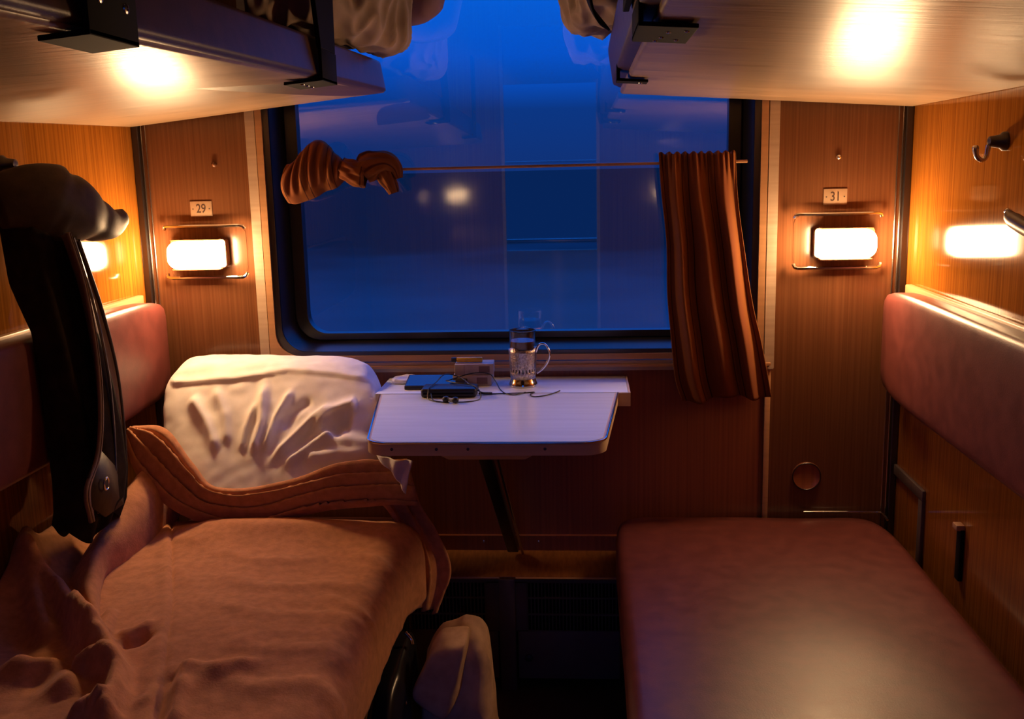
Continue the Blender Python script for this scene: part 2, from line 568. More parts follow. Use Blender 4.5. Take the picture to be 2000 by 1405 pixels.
rc = rrect(WC, .549, .864, Z1 - .08, .06, 8)
rd = rrect(WC, .520, .880, Z1 - .10, .05, 8)
V, F = ring_loft([(ra, -.004), (rb, .05)])
obj('gasket', V, F, M_RUBBER, win, smooth=40)
V, F = ring_loft([(rb, .05), (rc, .046), (rd, .044), (rd, .075)])
obj('gasket', V, F, M_RUBBER, win, smooth=40)
ol = rrect(WC, .53, .872, Z1 - .09, .05, 8)
n_ = len(ol)
obj('pane', [(p[0], .060, p[1]) for p in ol], [list(range(n_))], M_PANE, win)

# sill moulding under the casing and thin joints of the wall
tag(box('trim_1', (WC - .62, -.020, .800), (WC + .62, -.0125, .806), M_ALU2), 'thin pale moulding line along the sill', 'trim', kind='structure')
tag(box('trim_2', (.600, -.006, .0), (.614, 0, .79), M_ALU2, bevel=.002), 'vertical brown joint strip below the window casing', 'trim', kind='structure')
for k, (x, m_) in enumerate(((-.911, M_ALU), (.911, M_ALU))):
    s_ = -1 if x < 0 else 1
    V1 = hexa(boxc((x - .009, -.014, 0), (x + .009, 0, 2.3)), .003)
    t_ = obj('trim_%d' % (3 + k), *V1, M_STEEL_DK)
    tag(t_, 'thin metal strip in the corner %s' % ('behind the white pillow' if s_ < 0 else 'beside the bare berth'), 'trim', kind='structure')
    obj('bead', *tube([(x - s_ * .012, -.004, .0), (x - s_ * .012, -.004, 2.3)], .0018, 6), M_STEEL, t_)
    obj('bead', *tube([(x - s_ * .022, -.003, .0), (x - s_ * .022, -.003, 2.3)], .0014, 6), M_STEEL, t_)

# ================================================================== READING LAMPS AND PLATES
def reading_lamp(s, num):
    cx = s * .757
    t = thing('reading_lamp', 'lit frosted reading lamp on the panel above %s' % num, 'lamp', (cx, 0, 1.03), group='reading lamps on the window wall')
    V, F = rbox_y(cx, .098, 1.035, 1.155, .02, 0, -.0008)
    pl = obj('back_plate', V, F, M_WOOD_B, t, smooth=35)
    for zz, dz in ((1.158, -.007), (1.033, .009)):
        path = spline([(cx - .100, -.014, zz + dz), (cx - .093, -.02, zz), (cx - .05, -.022, zz), (cx + .05, -.022, zz), (cx + .093, -.02, zz), (cx + .100, -.014, zz + dz)], 24)
        obj('rail', *tube(path, .0042, 8), M_CHROME, t, smooth=40)
    lx = s * .770
    V, F = rbox_y(lx, .068, 1.058, 1.126, .008, -.003, -.030)
    hs = obj('housing', V, F, M_WOOD_B, t, smooth=35)
    # diffuser: the corner side is rounder than the window side
    n = 10
    def outline(sc):
        pts = []
        for (px, pz, a0, r) in ((.066, -.031, -90, .022), (.066, .031, 0, .022), (-.066, .031, 90, .006), (-.066, -.031, 180, .006)):
            sx, sz = (1 if px > 0 else -1), (1 if pz > 0 else -1)
            for k in range(n + 1):
                a = math.radians(a0 + 90 * k / n)
                X_ = px - sx * r + r * math.cos(a); Z_ = pz - sz * r + r * math.sin(a)
                Z_ *= 1 + .08 * (1 - (X_ / .066) ** 2)
                pts.append((X_ * sc * s + lx, Z_ * sc + 1.091))
        return pts
    loops = [(outline(1.0), -.030), (outline(1.0), -.058), (outline(.97), -.066), (outline(.85), -.072), (outline(.5), -.077), (outline(.1), -.078)]
    V, F = ring_loft(loops)
    m = len(loops[0][0])
    F.append([(len(loops) - 1) * m + k for k in range(m)])
    obj('diffuser', V, F, M_EMIT, t, smooth=60)
    for z0_, z1_ in ((1.0545, 1.0565), (1.1255, 1.1275)):
        box('light_baffle', (lx - .058, -.056, z0_), (lx + .058, -.003, z1_), M_WOOD_B, hs)  # opaque strips added to hold back lamp light going straight up and down
    return t
reading_lamp(-1, 'the white pillow')
reading_lamp(1, 'the bare berth')

def number_plate(cx, cz, txt, where):
    t = thing('number_plate', 'small pale number plate reading %s, %s' % (txt, where), 'number plate', (cx, 0, cz - .019))
    box('plate', (cx - .027, -.003, cz - .0185), (cx + .027, 0, cz + .0185), M_PLATE, t, bevel=.001)
    for sx in (-1, 1):
        obj('screw', *lathe([(.0018, 0), (.0016, -.001), (.0004, -.0012)], (cx + sx * .0205, -.003, cz), 8, 'Y'), M_STEEL_DK, t)
    cu = bpy.data.curves.new('numerals', 'FONT')
    cu.body = txt
    cu.size = .030
    cu.align_x = 'CENTER'; cu.align_y = 'CENTER'
    cu.extrude = .0003
    cu.offset = .0004
    to = bpy.data.objects.new('tmp_text', cu)
    COL.objects.link(to)
    bpy.context.view_layer.update()
    me = bpy.data.meshes.new_from_object(to.evaluated_get(bpy.context.evaluated_depsgraph_get()))
    bpy.data.objects.remove(to)
    me.name = 'numerals'
    me.transform(Matrix.Scale(.82, 4, (1, 0, 0)))
    me.transform(Matrix.Rotation(math.radians(90), 4, 'X'))
    me.transform(Matrix.Translation((0, -.0035, .019)))
    me.materials.clear(); me.materials.append(M_INK)
    o = bpy.data.objects.new('numerals', me)
    COL.objects.link(o); o.parent = t
    tag(o, 'dark printed number %s' % txt)
number_plate(-.765, 1.199, '29', 'over the lamp above the pillow')
number_plate(.752, 1.197, '31', 'between curtain and coat hook')

# ================================================================== TABLE
tz = .775
tb = thing('folding_table', 'white laminate folding table with metal edge under the window', 'table', (-.03, -.3, .0))
def table_outline(yb, yf, xbl, xbr, xfl, xfr, r, n=8):
    pts = [(xbl, yb), (xfl - .0, yf + r)]
    out = [(xbr, yb), (xbl, yb)]
    for k in range(n + 1):
        a = math.radians(180 + 90 * k / n)
        out.append((xfl + r + r * math.cos(a), yf + r + r * math.sin(a)))
    for k in range(n + 1):
        a = math.radians(270 + 90 * k / n)
        out.append((xfr - r + r * math.cos(a), yf + r + r * math.sin(a)))
    return out
YB, YF = -.190, -.612
o1 = table_outline(YB, YF, -.306, .240, -.254, .206, .045)
V, F = prism_z(o1, tz - .026, tz - .001)
obj('edge_band', V, F, M_EDGE, tb, smooth=35)
cxm = -.025
o2 = table_outline(YB - .004, YF + .006, -.299, .233, -.248, .200, .041)
V, F = prism_z(o2, tz - .003, tz)
obj('table_top', V, F, M_TABLE, tb, smooth=35)
# bright metal bead along the rim
rim = [(x, y, tz - .0015) for x, y in o1[1:]] + [(o1[0][0], o1[0][1], tz - .0015)]
obj('rim_bead', *tube(rim, .0022, 6), M_CHROME, tb, smooth=60)
bl = box('back_leaf', (-.318, YB + .003, tz - .03), (.263, -.002, tz), M_TABLE, tb, bevel=.002)
box('edge_strip', (.2631, YB + .001, tz - .032), (.268, -.004, tz - .0005), M_EDGE, bl)
box('edge_strip', (.236, YB - .001, tz - .032), (.268, YB + .0025, tz - .001), M_EDGE, bl)
for x_ in (-.2, -.115, -.055, .09):
    obj('screw', *lathe([(.003, 0), (.0028, -.0012), (.0006, -.0016)], (x_, YF - .0002, tz - .013), 10, 'Y'), M_STEEL_DK, tb)
V, F = hexa([(-.10, -.56, tz - .05), (.05, -.56, tz - .05), (.07, -.25, tz - .05), (-.12, -.25, tz - .05),
             (-.13, -.585, tz - .0265), (.08, -.585, tz - .0265), (.09, -.2, tz - .0265), (-.14, -.2, tz - .0265)], .006)
obj('bracket_plate', V, F, M_EDGE, tb, smooth=35)
obj('brace', *hexa([(-.032, -.05, .335), (-.004, -.05, .335), (-.004, -.025, .345), (-.032, -.025, .345),
                    (-.062, -.46, tz - .045), (-.034, -.46, tz - .045), (-.034, -.43, tz - .045), (-.062, -.43, tz - .045)], .003), M_STEEL_DK, tb, smooth=35)
obj('brace_rod', *tube([(-.022, -.44, tz - .05), (.006, -.045, .33)], .0035, 8), M_STEEL, tb, smooth=60)

# ================================================================== HEATER COVER UNDER THE TABLE
ht = thing('heater_cover', 'dark painted heater cover with slotted grilles under the table', 'heater cover', (.02, -.06, 0))
YH = -.115
box('wall_board', (-.30, -.012, .30), (.245, -.001, .365), M_WOOD_DK, ht)
obj('sloping_top', *hexa([(-.28, YH - .004, .292), (.245, YH - .004, .292), (.245, -.004, .318), (-.28, -.004, .318),
                          (-.28, YH - .004, .300), (.245, YH - .004, .300), (.245, -.004, .328), (-.28, -.004, .328)], .001), M_BASE, ht)
obj('ledge_bead', *tube([(-.28, YH - .006, .297), (-.048, YH - .006, .297)], .0028, 6), M_ALU2, ht, smooth=60)
obj('ledge_bead', *tube([(-.008, YH - .006, .297), (.245, YH - .006, .297)], .0028, 6), M_ALU2, ht, smooth=60)
box('back_panel', (-.28, -.05, .0), (.245, -.045, .29), M_BLACKPLATE, ht)
box('front_panel', (-.005, YH, .03), (.245, YH + .004, .158), M_HEATER, ht, bevel=.001)
box('front_panel', (-.28, YH, .03), (-.055, YH + .004, .158), M_HEATER, ht, bevel=.001)
box('top_rail', (-.28, YH, .282), (.245, YH + .004, .292), M_HEATER, ht)
box('post', (-.050, YH - .006, .0), (-.010, YH + .004, .293), M_HEATER, ht, bevel=.002)
box('stile', (-.0095, YH, .155), (.020, YH + .004, .285), M_HEATER, ht)
box('stile', (-.085, YH, .155), (-.0505, YH + .004, .285), M_HEATER, ht)
for sx, x0, x1 in ((1, .020, .245), (-1, -.28, -.085)):
    parts = []
    n = int((x1 - x0) / .0085)
    for k in range(n + 1):
        x_ = x0 + (x1 - x0) * k / n
        parts.append(hexa(boxc((x_ - .0012, YH, .155), (x_ + .0012, YH + .006, .284))))
    for z_ in (.200, .243):
        parts.append(hexa(boxc((x0, YH - .001, z_ - .002), (x1, YH + .004, z_ + .002))))
    g_ = obj('grille_bars', *join(parts), M_HEATER, ht)
    tag(g_, kind='stuff')
obj('lock', *lathe([(.010, 0), (.009, -.004), (.005, -.005)], (.02, YH, .085), 16, 'Y'), M_STEEL_DK, ht, smooth=40)
for x_ in (-.095, .045):
    obj('screw', *lathe([(.004, 0), (.0036, -.002), (.0008, -.0026)], (x_, -.012, .350), 10, 'Y'), M_STEEL, ht)

# ================================================================== LOWER BERTHS AND BACKRESTS
br = thing('lower_berth', 'bare maroon leatherette berth with nothing on it', 'berth', (.56, -1.0, 0), group='lower berths')
def cush_disp(P, Q, N):
    return np.array([.0022 * nz(p[0] * 6, p[1] * 4, p[2] * 6) for p in P])
V, F = softbox(boxc((.232, -2.05, .335), (.880, -.022, .428)), 14, (40, 60, 10), cush_disp)
obj('cushion', V, F, M_LEATHER, br, smooth=180)
box('base', (.262, -2.05, .02), (.915, -.02, .334), M_BASE, br, bevel=.004)
obj('edge_trim', *tube(spline([(.70, -.014, .430), (.86, -.014, .430), (.886, -.022, .430), (.889, -.06, .426)], 16), .003, 6), M_STEEL, br, smooth=60)

bl_ = thing('lower_berth', 'berth with mattress beneath the brown blanket', 'berth', (-.56, -1.0, 0), group='lower berths')
V, F = softbox(boxc((-.880, -2.05, .335), (-.245, -.022, .43)), 12, (20, 30, 8))
obj('cushion', V, F, M_LEATHER, bl_, smooth=180)
box('base', (-.915, -2.05, .02), (-.30, -.02, .334), M_BASE, bl_, bevel=.004)
V, F = softbox(boxc((-.878, -2.04, .428), (-.245, -.36, .485)), 10, (20, 30, 8))
obj('mattress', V, F, M_MATTRESS, bl_, smooth=180)

for s in (-1, 1):
    x0, x1 = s * .858, s * .918
    t = thing('seat_backrest', 'padded maroon backrest on the wall above %s' % ('the bare berth' if s > 0 else 'the blanket-covered berth'), 'backrest', (s * .88, -.9, .73), group='padded backrests')
    lo = (min(x0, x1), -1.95, .738); hi = (max(x0, x1), -.018, .990)
    xf = s * .862
    c8 = boxc(lo, hi)
    V, F = softbox(c8, 9, (10, 60, 16))
    obj('cushion', V, F, M_LEATHER, t, smooth=180)
    box('ledge', (min(s * .903, s * .919), -1.95, .972), (max(s * .903, s * .919), -.06, .9965), M_ALU2, t, bevel=.003)

# ================================================================== UPPER BUNKS
# left bunk leans down a little towards the door
def bunk(name_label, c8_board, c8_cush, rnd):
    t = thing('upper_bunk', name_label, 'bunk', (c8_board[0][0], -1.0, 1.35), group='upper bunks')
    obj('board', *hexa(c8_board, .006, 3), M_UNDER, t, smooth=40)
    V, F = softbox(c8_cush, 22, (30, 60, 14))
    obj('cushion', V, F, M_LEATHER_DK, t, smooth=180)
    return t
zf = lambda y: 1.4555 + .0325 * (y + .05)       # front lower edge height of the left bunk
zw = lambda y: 1.397 + .018 * y
LF = -.278
cb = [(-.917, -2.0, zw(-2.0)), (LF, -2.0, zf(-2.0)), (LF, -.105, zf(-.105)), (-.917, -.018, zw(-.018))]
cb8 = cb + [(p[0], p[1], p[2] + .018) for p in cb]
cc = [(-.910, -2.0, zw(-2.0) + .018), (LF + .012, -2.0, zf(-2.0) + .006), (LF + .012, -.080, zf(-.1) - .001), (-.910, -.02, zw(-.02) + .018)]
cc8 = cc + [(p[0] - (.012 if p[0] > -.5 else 0), p[1], p[2] + .072) for p in cc]
bL = bunk('upper bunk above the olive coat and white pillow', cb8, cc8, .02)
cb = [(.252, -2.0, 1.4415), (.917, -2.0, 1.3965), (.917, -.018, 1.3965), (.252, -.03, 1.4415)]
cb8 = cb + [(p[0], p[1], p[2] + .018) for p in cb]
cc = [(.232, -2.0, 1.456), (.910, -2.0, 1.415), (.910, -.02, 1.415), (.232, -.028, 1.452)]
cc8 = cc + [(p[0] + (.0 if p[0] > .5 else -.012), p[1], p[2] + .08) for p in cc]
bR = bunk('upper bunk above the bare maroon berth', cb8, cc8, .02)

def bracket(parent, yc, w, x_face, zb, s, foot, height, mat_low=None):
    """strap plate on the aisle face with an L foot under the board; s=+1 faces +X"""
    lo = (x_face, yc - w / 2, zb - .006) if s > 0 else (x_face - .006, yc - w / 2, zb - .006)
    hi = (x_face + .006, yc + w / 2, zb + height) if s > 0 else (x_face, yc + w / 2, zb + height)
    b = box('bracket', lo, hi, M_BLACKPLATE, parent, bevel=.001)
    fl = (x_face - foot, yc - w / 2, zb - .0065) if s > 0 else (x_face - .006, yc - w / 2, zb - .0065)
    fh = (x_face + .006, yc + w / 2, zb - .0015) if s > 0 else (x_face + foot, yc + w / 2, zb - .0015)
    c = boxc(fl, fh)
    sl = -.0975 if s > 0 else -.0698
    sl = .0945 if s > 0 else -.0698
    c = [(p[0], p[1], p[2] + sl * (p[0] - x_face)) for p in c]
    f_ = obj('foot', *hexa(c, .0008), M_BLACKPLATE, b)
    return b, f_
# near bracket of the left bunk with rivets
b1, f1 = bracket(bL, -1.505, .100, LF + .014, zf(-1.505), 1, .042, .30)
for (dy, dz) in ((-.026, .028), (.026, .026), (-.012, .050), (.020, .046), (-.026, .09), (.026, .09)):
    obj('rivet', *lathe([(.0052, 0), (.0048, .0012), (.0028, .0018), (.0022, .0006)], (LF + .020, -1.505 + dy, zf(-1.505) + dz), 14, 'X'), M_STEEL, b1, smooth=40)
b2, f2 = bracket(bL, -.70, .10, LF + .014, zf(-.70), 1, .06, .045)
for dy in (-.03, .0, .03):
    obj('rivet', *lathe([(.004, 0), (.0036, -.0015), (.0008, -.002)], (LF - .020, -.70 + dy, zf(-.70) - .0098), 10, 'Z'), M_STEEL, f2, smooth=40)
tag(obj('safety_strap', *hexa([(LF + .012, -.75, zf(-.70) + .045), (LF + .020, -.75, zf(-.7) + .045), (LF + .020, -.655, zf(-.7) + .045), (LF + .012, -.655, zf(-.7) + .045),
                           (LF - .02, -.78, 2.0), (LF - .012, -.78, 2.0), (LF - .012, -.50, 2.0), (LF - .02, -.50, 2.0)], .001), M_BLACKPLATE, bL), 'wide black strap')
# brackets of the right bunk
b3, f3 = bracket(bR, -1.165, .15, .236, 1.441, -1, .062, .035)
for (dx, dy) in ((.025, .02), (.05, -.045), (.03, -.03), (.045, .04), (.02, .055)):
    obj('rivet', *lathe([(.0032, 0), (.003, -.0015), (.0008, -.002)], (.238 + dx, -1.165 + dy, 1.4345 - .0698 * dx), 10, 'Z'), M_STEEL, f3, smooth=40)
b4, f4 = bracket(bR, -.46, .055, .236, 1.441, -1, .052, .03)
obj('rivet', *lathe([(.0035, 0), (.003, -.0015), (.0008, -.002)], (.275, -.46, 1.432), 10, 'Z'), M_STEEL, f4, smooth=40)
tag(obj('safety_strap', *hexa([(.218, -1.24, 1.47), (.226, -1.24, 1.47), (.226, -1.10, 1.47), (.218, -1.10, 1.47),
                           (.232, -1.24, 2.0), (.240, -1.24, 2.0), (.240, -1.10, 2.0), (.232, -1.10, 2.0)], .001), M_BLACKPLATE, bR), 'dark strap')

# bedding on the upper bunks
def crumple(amp, f1, f2, seed):
    def d(P, Q, N):
        out = []
        for p in P:
            a = 1 - abs(nz(p[0] * f1 + seed, p[1] * f1, p[2] * f1 * .45)) * 2
            b = 1 - abs(nz(p[0] * f2 + seed, p[1] * f2 + 3, p[2] * f2 * .5)) * 2
            out.append(amp * (a * .7 + b * .35 - .6))
        return np.array(out)
    return d
c8 = [(-.47, -.60, 1.555), (-.275, -.46, 1.545), (-.165, -.14, 1.508), (-.42, -.10, 1.562),
      (-.47, -.60, 1.78), (-.27, -.46, 1.78), (-.195, -.14, 1.78), (-.42, -.10, 1.78)]
V, F = softbox(c8, 5, (56, 56, 40), crumple(.034, 9, 24, 1.3))
tag(obj('folded_bedding', V, F, M_BEDDING, smooth=180), 'crumpled beige bedding overhanging the bunk above the white pillow', 'bedding', 'bedding on the upper bunks')
c8 = [(-.30, -.13, 1.60), (-.165, -.13, 1.60), (-.15, -.04, 1.60), (-.30, -.04, 1.60),
      (-.30, -.13, 1.82), (-.10, -.13, 1.82), (-.09, -.04, 1.82), (-.30, -.04, 1.82)]
M_MAUVE = noisy('mauve_cotton', (.26, .15, .17), (.34, .20, .22), scale=(14, 14, 14), rough=.9)
V, F = softbox(c8, 4, (24, 16, 20), crumple(.012, 8, 18, 5.1))
tag(obj('rolled_pillow', V, F, M_MAUVE, smooth=180), 'mauve pillow end sticking out behind the beige bedding', 'pillow')
c8 = [(.150, -.42, 1.565), (.40, -.42, 1.572), (.40, -.10, 1.572), (.110, -.12, 1.545),
      (.120, -.42, 1.78), (.40, -.42, 1.78), (.40, -.10, 1.78), (.105, -.12, 1.78)]
V, F = softbox(c8, 6, (56, 56, 40), crumple(.032, 9, 24, 8.4))
tag(obj('folded_bedding', V, F, M_BEDDING, smooth=180), 'crumpled beige bedding with black strap, on the bunk above the bare berth', 'bedding', 'bedding on the upper bunks')
V, F, U = grid(lambda u, v: (.135 + .075 * v + .028 * u * (1 - v) + .012 * math.sin(v * 5 + u * 2), -.55 + .10 * u, 1.66 - .13 * v), 8, 24)
tag(obj('luggage_strap', V, F, M_BLACKPLATE, smooth=180, solid=.004), 'black strap hanging over the crumpled beige bedding', 'strap')

# ================================================================== CURTAINS
rod = obj('curtain_rod', *tube([(-.545, -.022, 1.283), (.545, -.022, 1.283)], .0038, 10), M_ALU2, smooth=60)
tag(rod, 'thin curtain rod across the window', 'curtain rod')

# hanging curtain
Lp = spline([(.341, 0, 1.306), (.347, 0, 1.22), (.360, 0, 1.10), (.362, 0, .98), (.370, 0, .88), (.380, 0, .78), (.398, 0, .722)], 60)
Rp = spline([(.517, 0, 1.306), (.524, 0, 1.20), (.543, 0, 1.07), (.562, 0, .95), (.580, 0, .87), (.600, 0, .77), (.607, 0, .733)], 60)
def curtain_pt(u, v):
    j = min(int(v * 59), 58); f = v * 59 - j
    L = Lp[j] * (1 - f) + Lp[j + 1] * f; R = Rp[j] * (1 - f) + Rp[j + 1] * f
    k = 3.4
    ph = u * k * 2 * math.pi + .7 * math.sin(3 * u) + .5 * math.sin(v * 3 + u * 4)
    amp = .006 + .010 * min(v * 3, 1)
    head = math.exp(-((v - .035) / .03) ** 2)
    fine = .004 * math.sin(u * 90) * math.exp(-(v / .09) ** 2)
    x = L[0] * (1 - u) + R[0] * u + .007 * math.sin(ph * .5 + 1) * min(v * 2, 1) * (u * (1 - u) * 4)
    y = -.030 + amp * math.sin(ph) + fine - .010 * min(v * 1.5, 1) - .018 * math.exp(-((v - .86) / .25) ** 2)
    z = L[2] * (1 - u) + R[2] * u + .003 * math.sin(u * 60) * (1 if v < .02 else 0) - .006 * math.sin(u * 9) * v
    return (x, y - .004, z)
V, F, U = grid(curtain_pt, 150, 70)
cu_ = obj('curtain', V, F, M_CURTAIN, smooth=180, uvs=U, solid=.002)
tag(cu_, 'striped orange-brown curtain hanging straight at the window', 'curtain', 'window curtains')
cu_.name = 'window_curtain'

# bundled curtain: thrown over the rod and knotted
cL = thing('window_curtain', 'striped orange-brown curtain bunched up over the rod', 'curtain', (-.40, -.03, 1.20), 'window curtains')
fan_top = spline([(-.537, 0, 1.300), (-.520, 0, 1.305), (-.498, 0, 1.330), (-.468, 0, 1.353), (-.442, 0, 1.350), (-.418, 0, 1.322), (-.392, 0, 1.303)], 40)
fan_bot = spline([(-.538, 0, 1.210), (-.520, 0, 1.207), (-.497, 0, 1.213), (-.470, 0, 1.222), (-.445, 0, 1.236), (-.420, 0, 1.243), (-.392, 0, 1.268)], 40)
def fan_pt(u, v, side):
    j = min(int(u * 39), 38); f = u * 39 - j
    T = fan_top[j] * (1 - f) + fan_top[j + 1] * f; B = fan_bot[j] * (1 - f) + fan_bot[j + 1] * f
    vv = v + .06 * math.sin(u * 5)
    x = T[0] * (1 - v) + B[0] * v - .022 * math.sin(math.pi * v) * (1 - u) * .6
    z = T[2] * (1 - v) + B[2] * v
    y = -.030 + side * (.004 + .026 * math.sin(math.pi * min(v * 1.02, 1)) ** .6 * (.5 + .5 * math.sin(math.pi * u))) + .006 * math.sin(u * 46 + v * 4) * math.sin(math.pi * min(v + .15, 1))
    return (x, y, z)
Vf, Ff, Uf = grid(lambda u, v: fan_pt(u, v, -1), 90, 26)
obj('pleated_fan', Vf, Ff, M_CURTAIN, cL, smooth=180, uvs=[(a * .9, b) for a, b in Uf], solid=.002)
Vf, Ff, Uf = grid(lambda u, v: fan_pt(u, v, .35), 60, 16)
obj('pleated_fan', Vf, Ff, M_CURTAIN, cL, smooth=180, uvs=[(a * .9, b) for a, b in Uf], solid=.002)
def wrap(path, radii, nseg, seed, nu=48, flat=.8):
    P = spline(path, nseg + 1); R = spline([(r, 0, 0) for r in radii], nseg + 1)[:, 0]
    def fn(u, v):
        i = min(int(v * nseg), nseg - 1) if v < 1 else nseg
        a = u * 2 * math.pi
        t = P[min(i + 1, nseg)] - P[max(i - 1, 0)]; t /= np.linalg.norm(t)
        n = np.cross(t, (0, 1, 0)); n /= np.linalg.norm(n)
        r = R[i] * (1 + .10 * math.sin(a * 7 + v * 6 + seed) + .05 * math.sin(a * 13 - v * 4))
        return P[i] + n * r * math.cos(a) + np.array([0, flat * r * math.sin(a), 0])
    return grid(fn, nu, nseg, True)
V, F, U = wrap([(-.405, -.040, 1.290), (-.385, -.045, 1.283), (-.362, -.045, 1.275), (-.345, -.042, 1.272)], [.022, .026, .030, .028], 16, 1.0)
obj('knot', V, F, M_CURTAIN, cL, smooth=180, uvs=[(b * .3 + .7, a) for a, b in U])
V, F, U = wrap([(-.352, -.036, 1.282), (-.325, -.040, 1.296), (-.295, -.040, 1.300), (-.275, -.036, 1.286), (-.268, -.034, 1.262)], [.030, .034, .033, .028, .008], 24, 2.4)
obj('loop', V, F, M_CURTAIN, cL, smooth=180, uvs=[(a * .4, b) for a, b in U])
V, F, U = wrap([(-.312, -.030, 1.290), (-.300, -.032, 1.265), (-.287, -.032, 1.242), (-.282, -.03, 1.228)], [.026, .026, .021, .012], 16, 4.2)
obj('tail', V, F, M_CURTAIN, cL, smooth=180, uvs=[(a * .3 + .1, b) for a, b in U])

# ================================================================== PILLOW
def pillow_disp(P, Q, N):
    X, Z = P[:, 0], P[:, 2]
    front = np.clip(-N[:, 1] * 1.3, 0, 1)
    d = np.zeros(len(P))
    R_ = lambda pl, A, w, w2=None: ridge(X, Z, [(p[0], p[2]) for p in pl], A, w, w2)
    # fan of wrinkles rising from the lower middle
    for pl, A, w in (
        ([(-0.574, -0.360, 0.661), (-0.566, -0.300, 0.720), (-0.582, -0.240, 0.800)], .013, .010),
        ([(-0.551, -0.360, 0.666), (-0.536, -0.300, 0.731), (-0.510, -0.240, 0.788)], .009, .008),
        ([(-0.602, -0.360, 0.667), (-0.602, -0.300, 0.708), (-0.587, -0.260, 0.769)], .007, .008),
        ([(-0.535, -0.360, 0.649), (-0.477, -0.330, 0.704), (-0.449, -0.300, 0.731), (-0.412, -0.260, 0.756)], .011, .009),
        ([(-0.501, -0.360, 0.643), (-0.444, -0.330, 0.681), (-0.393, -0.300, 0.707)], .010, .008),
        ([(-0.653, -0.360, 0.667), (-0.698, -0.320, 0.726), (-0.751, -0.280, 0.775)], .011, .012),
        ([(-0.635, -0.360, 0.678), (-0.657, -0.320, 0.737), (-0.698, -0.260, 0.793)], .007, .010),
        ([(-0.451, -0.300, 0.707), (-0.408, -0.300, 0.742), (-0.378, -0.280, 0.751), (-0.354, -0.260, 0.756)], .014, .012),
        ([(-0.432, -0.330, 0.692), (-0.353, -0.330, 0.686), (-0.286, -0.330, 0.669)], .010, .014),
        ([(-0.460, -0.360, 0.660), (-0.381, -0.360, 0.666), (-0.302, -0.360, 0.660)], .009, .010),
        ([(-0.400, -0.320, 0.695), (-0.387, -0.300, 0.719), (-0.362, -0.280, 0.725)], -.012, .016),
        ([(-0.458, -0.260, 0.768), (-0.495, -0.260, 0.745), (-0.515, -0.300, 0.708)], -.006, .010)):
        d += R_(pl, A * 1.5, w) * front
    # hem line of the pillow case
    hem = ridge(X, Z, [(-.80, .800), (-.66, .806), (-.53, .822), (-.42, .815), (-.31, .800)], .007, .010, .004, False)
    d += hem * front
    for i, p in enumerate(P):
        d[i] += .004 * nz(p[0], p[1], p[2], 11) + .0018 * nz(p[0], p[1], p[2], 34)
    return d
c8 = [(-.76, -.428, .530), (-.262, -.423, .565), (-.285, -.10, .545), (-.80, -.10, .545),
      (-.845, -.150, .832), (-.330, -.145, .824), (-.334, -.045, .846), (-.835, -.045, .862)]
V, F = softbox(c8, 5.5, (90, 40, 60), pillow_disp)
pi = obj('bed_pillow', V, F, M_PILLOW, smooth=180)
PA = spline([(-0.273, -0.415, 0.695), (-0.233, -0.425, 0.687), (-0.195, -0.420, 0.683)], 31)
PB = spline([(-0.239, -0.445, 0.674), (-0.223, -0.445, 0.647), (-0.211, -0.435, 0.615)], 31)
V, F, U = grid(lambda u, v: PA[int(round(u * 30))] * (1 - v) + PB[int(round(u * 30))] * v + np.array([0, -.008 * math.sin(math.pi * v) - .005 * math.sin(u * 13 + v * 3), 0]), 30, 14)
obj('case_corner', V, F, M_PILLOW, pi, smooth=180, solid=.003)
tag(pi, 'plump white pillow propped against the window wall', 'pillow')

# ================================================================== BLANKET
bk = thing('brown_blanket', 'rumpled brown fleece blanket spread over the berth', 'blanket', (-.5, -1.0, .40))
BX0, XE, ZT = -.905, -.262, .512
RR = .05
flat_len = XE - BX0
arc_len = RR * math.pi / 2
side_len = .075
tot = flat_len + arc_len + side_len
NU, NV = 170, 240
Ya, Yb = -1.95, -.315
Us = np.linspace(0, 1, NU + 1); Vs = np.linspace(0, 1, NV + 1)
s_ = Us * tot
bx = np.where(s_ < flat_len, BX0 + s_, np.where(s_ < flat_len + arc_len, XE + RR * np.sin(np.clip((s_ - flat_len) / RR, 0, math.pi / 2)), XE + RR))
bz = np.where(s_ < flat_len, ZT, np.where(s_ < flat_len + arc_len, ZT - RR + RR * np.cos(np.clip((s_ - flat_len) / RR, 0, math.pi / 2)), ZT - RR - (s_ - flat_len - arc_len)))
GX = np.tile(bx, (NV + 1, 1)); GZ = np.tile(bz, (NV + 1, 1)); GY = np.tile((Ya + (Yb - Ya) * Vs)[:, None], (1, NU + 1))
H = np.zeros_like(GX)
R_ = lambda pl, A, w, w2=None, tp=True: ridge(GX, GY, pl, A, w, w2, tp)
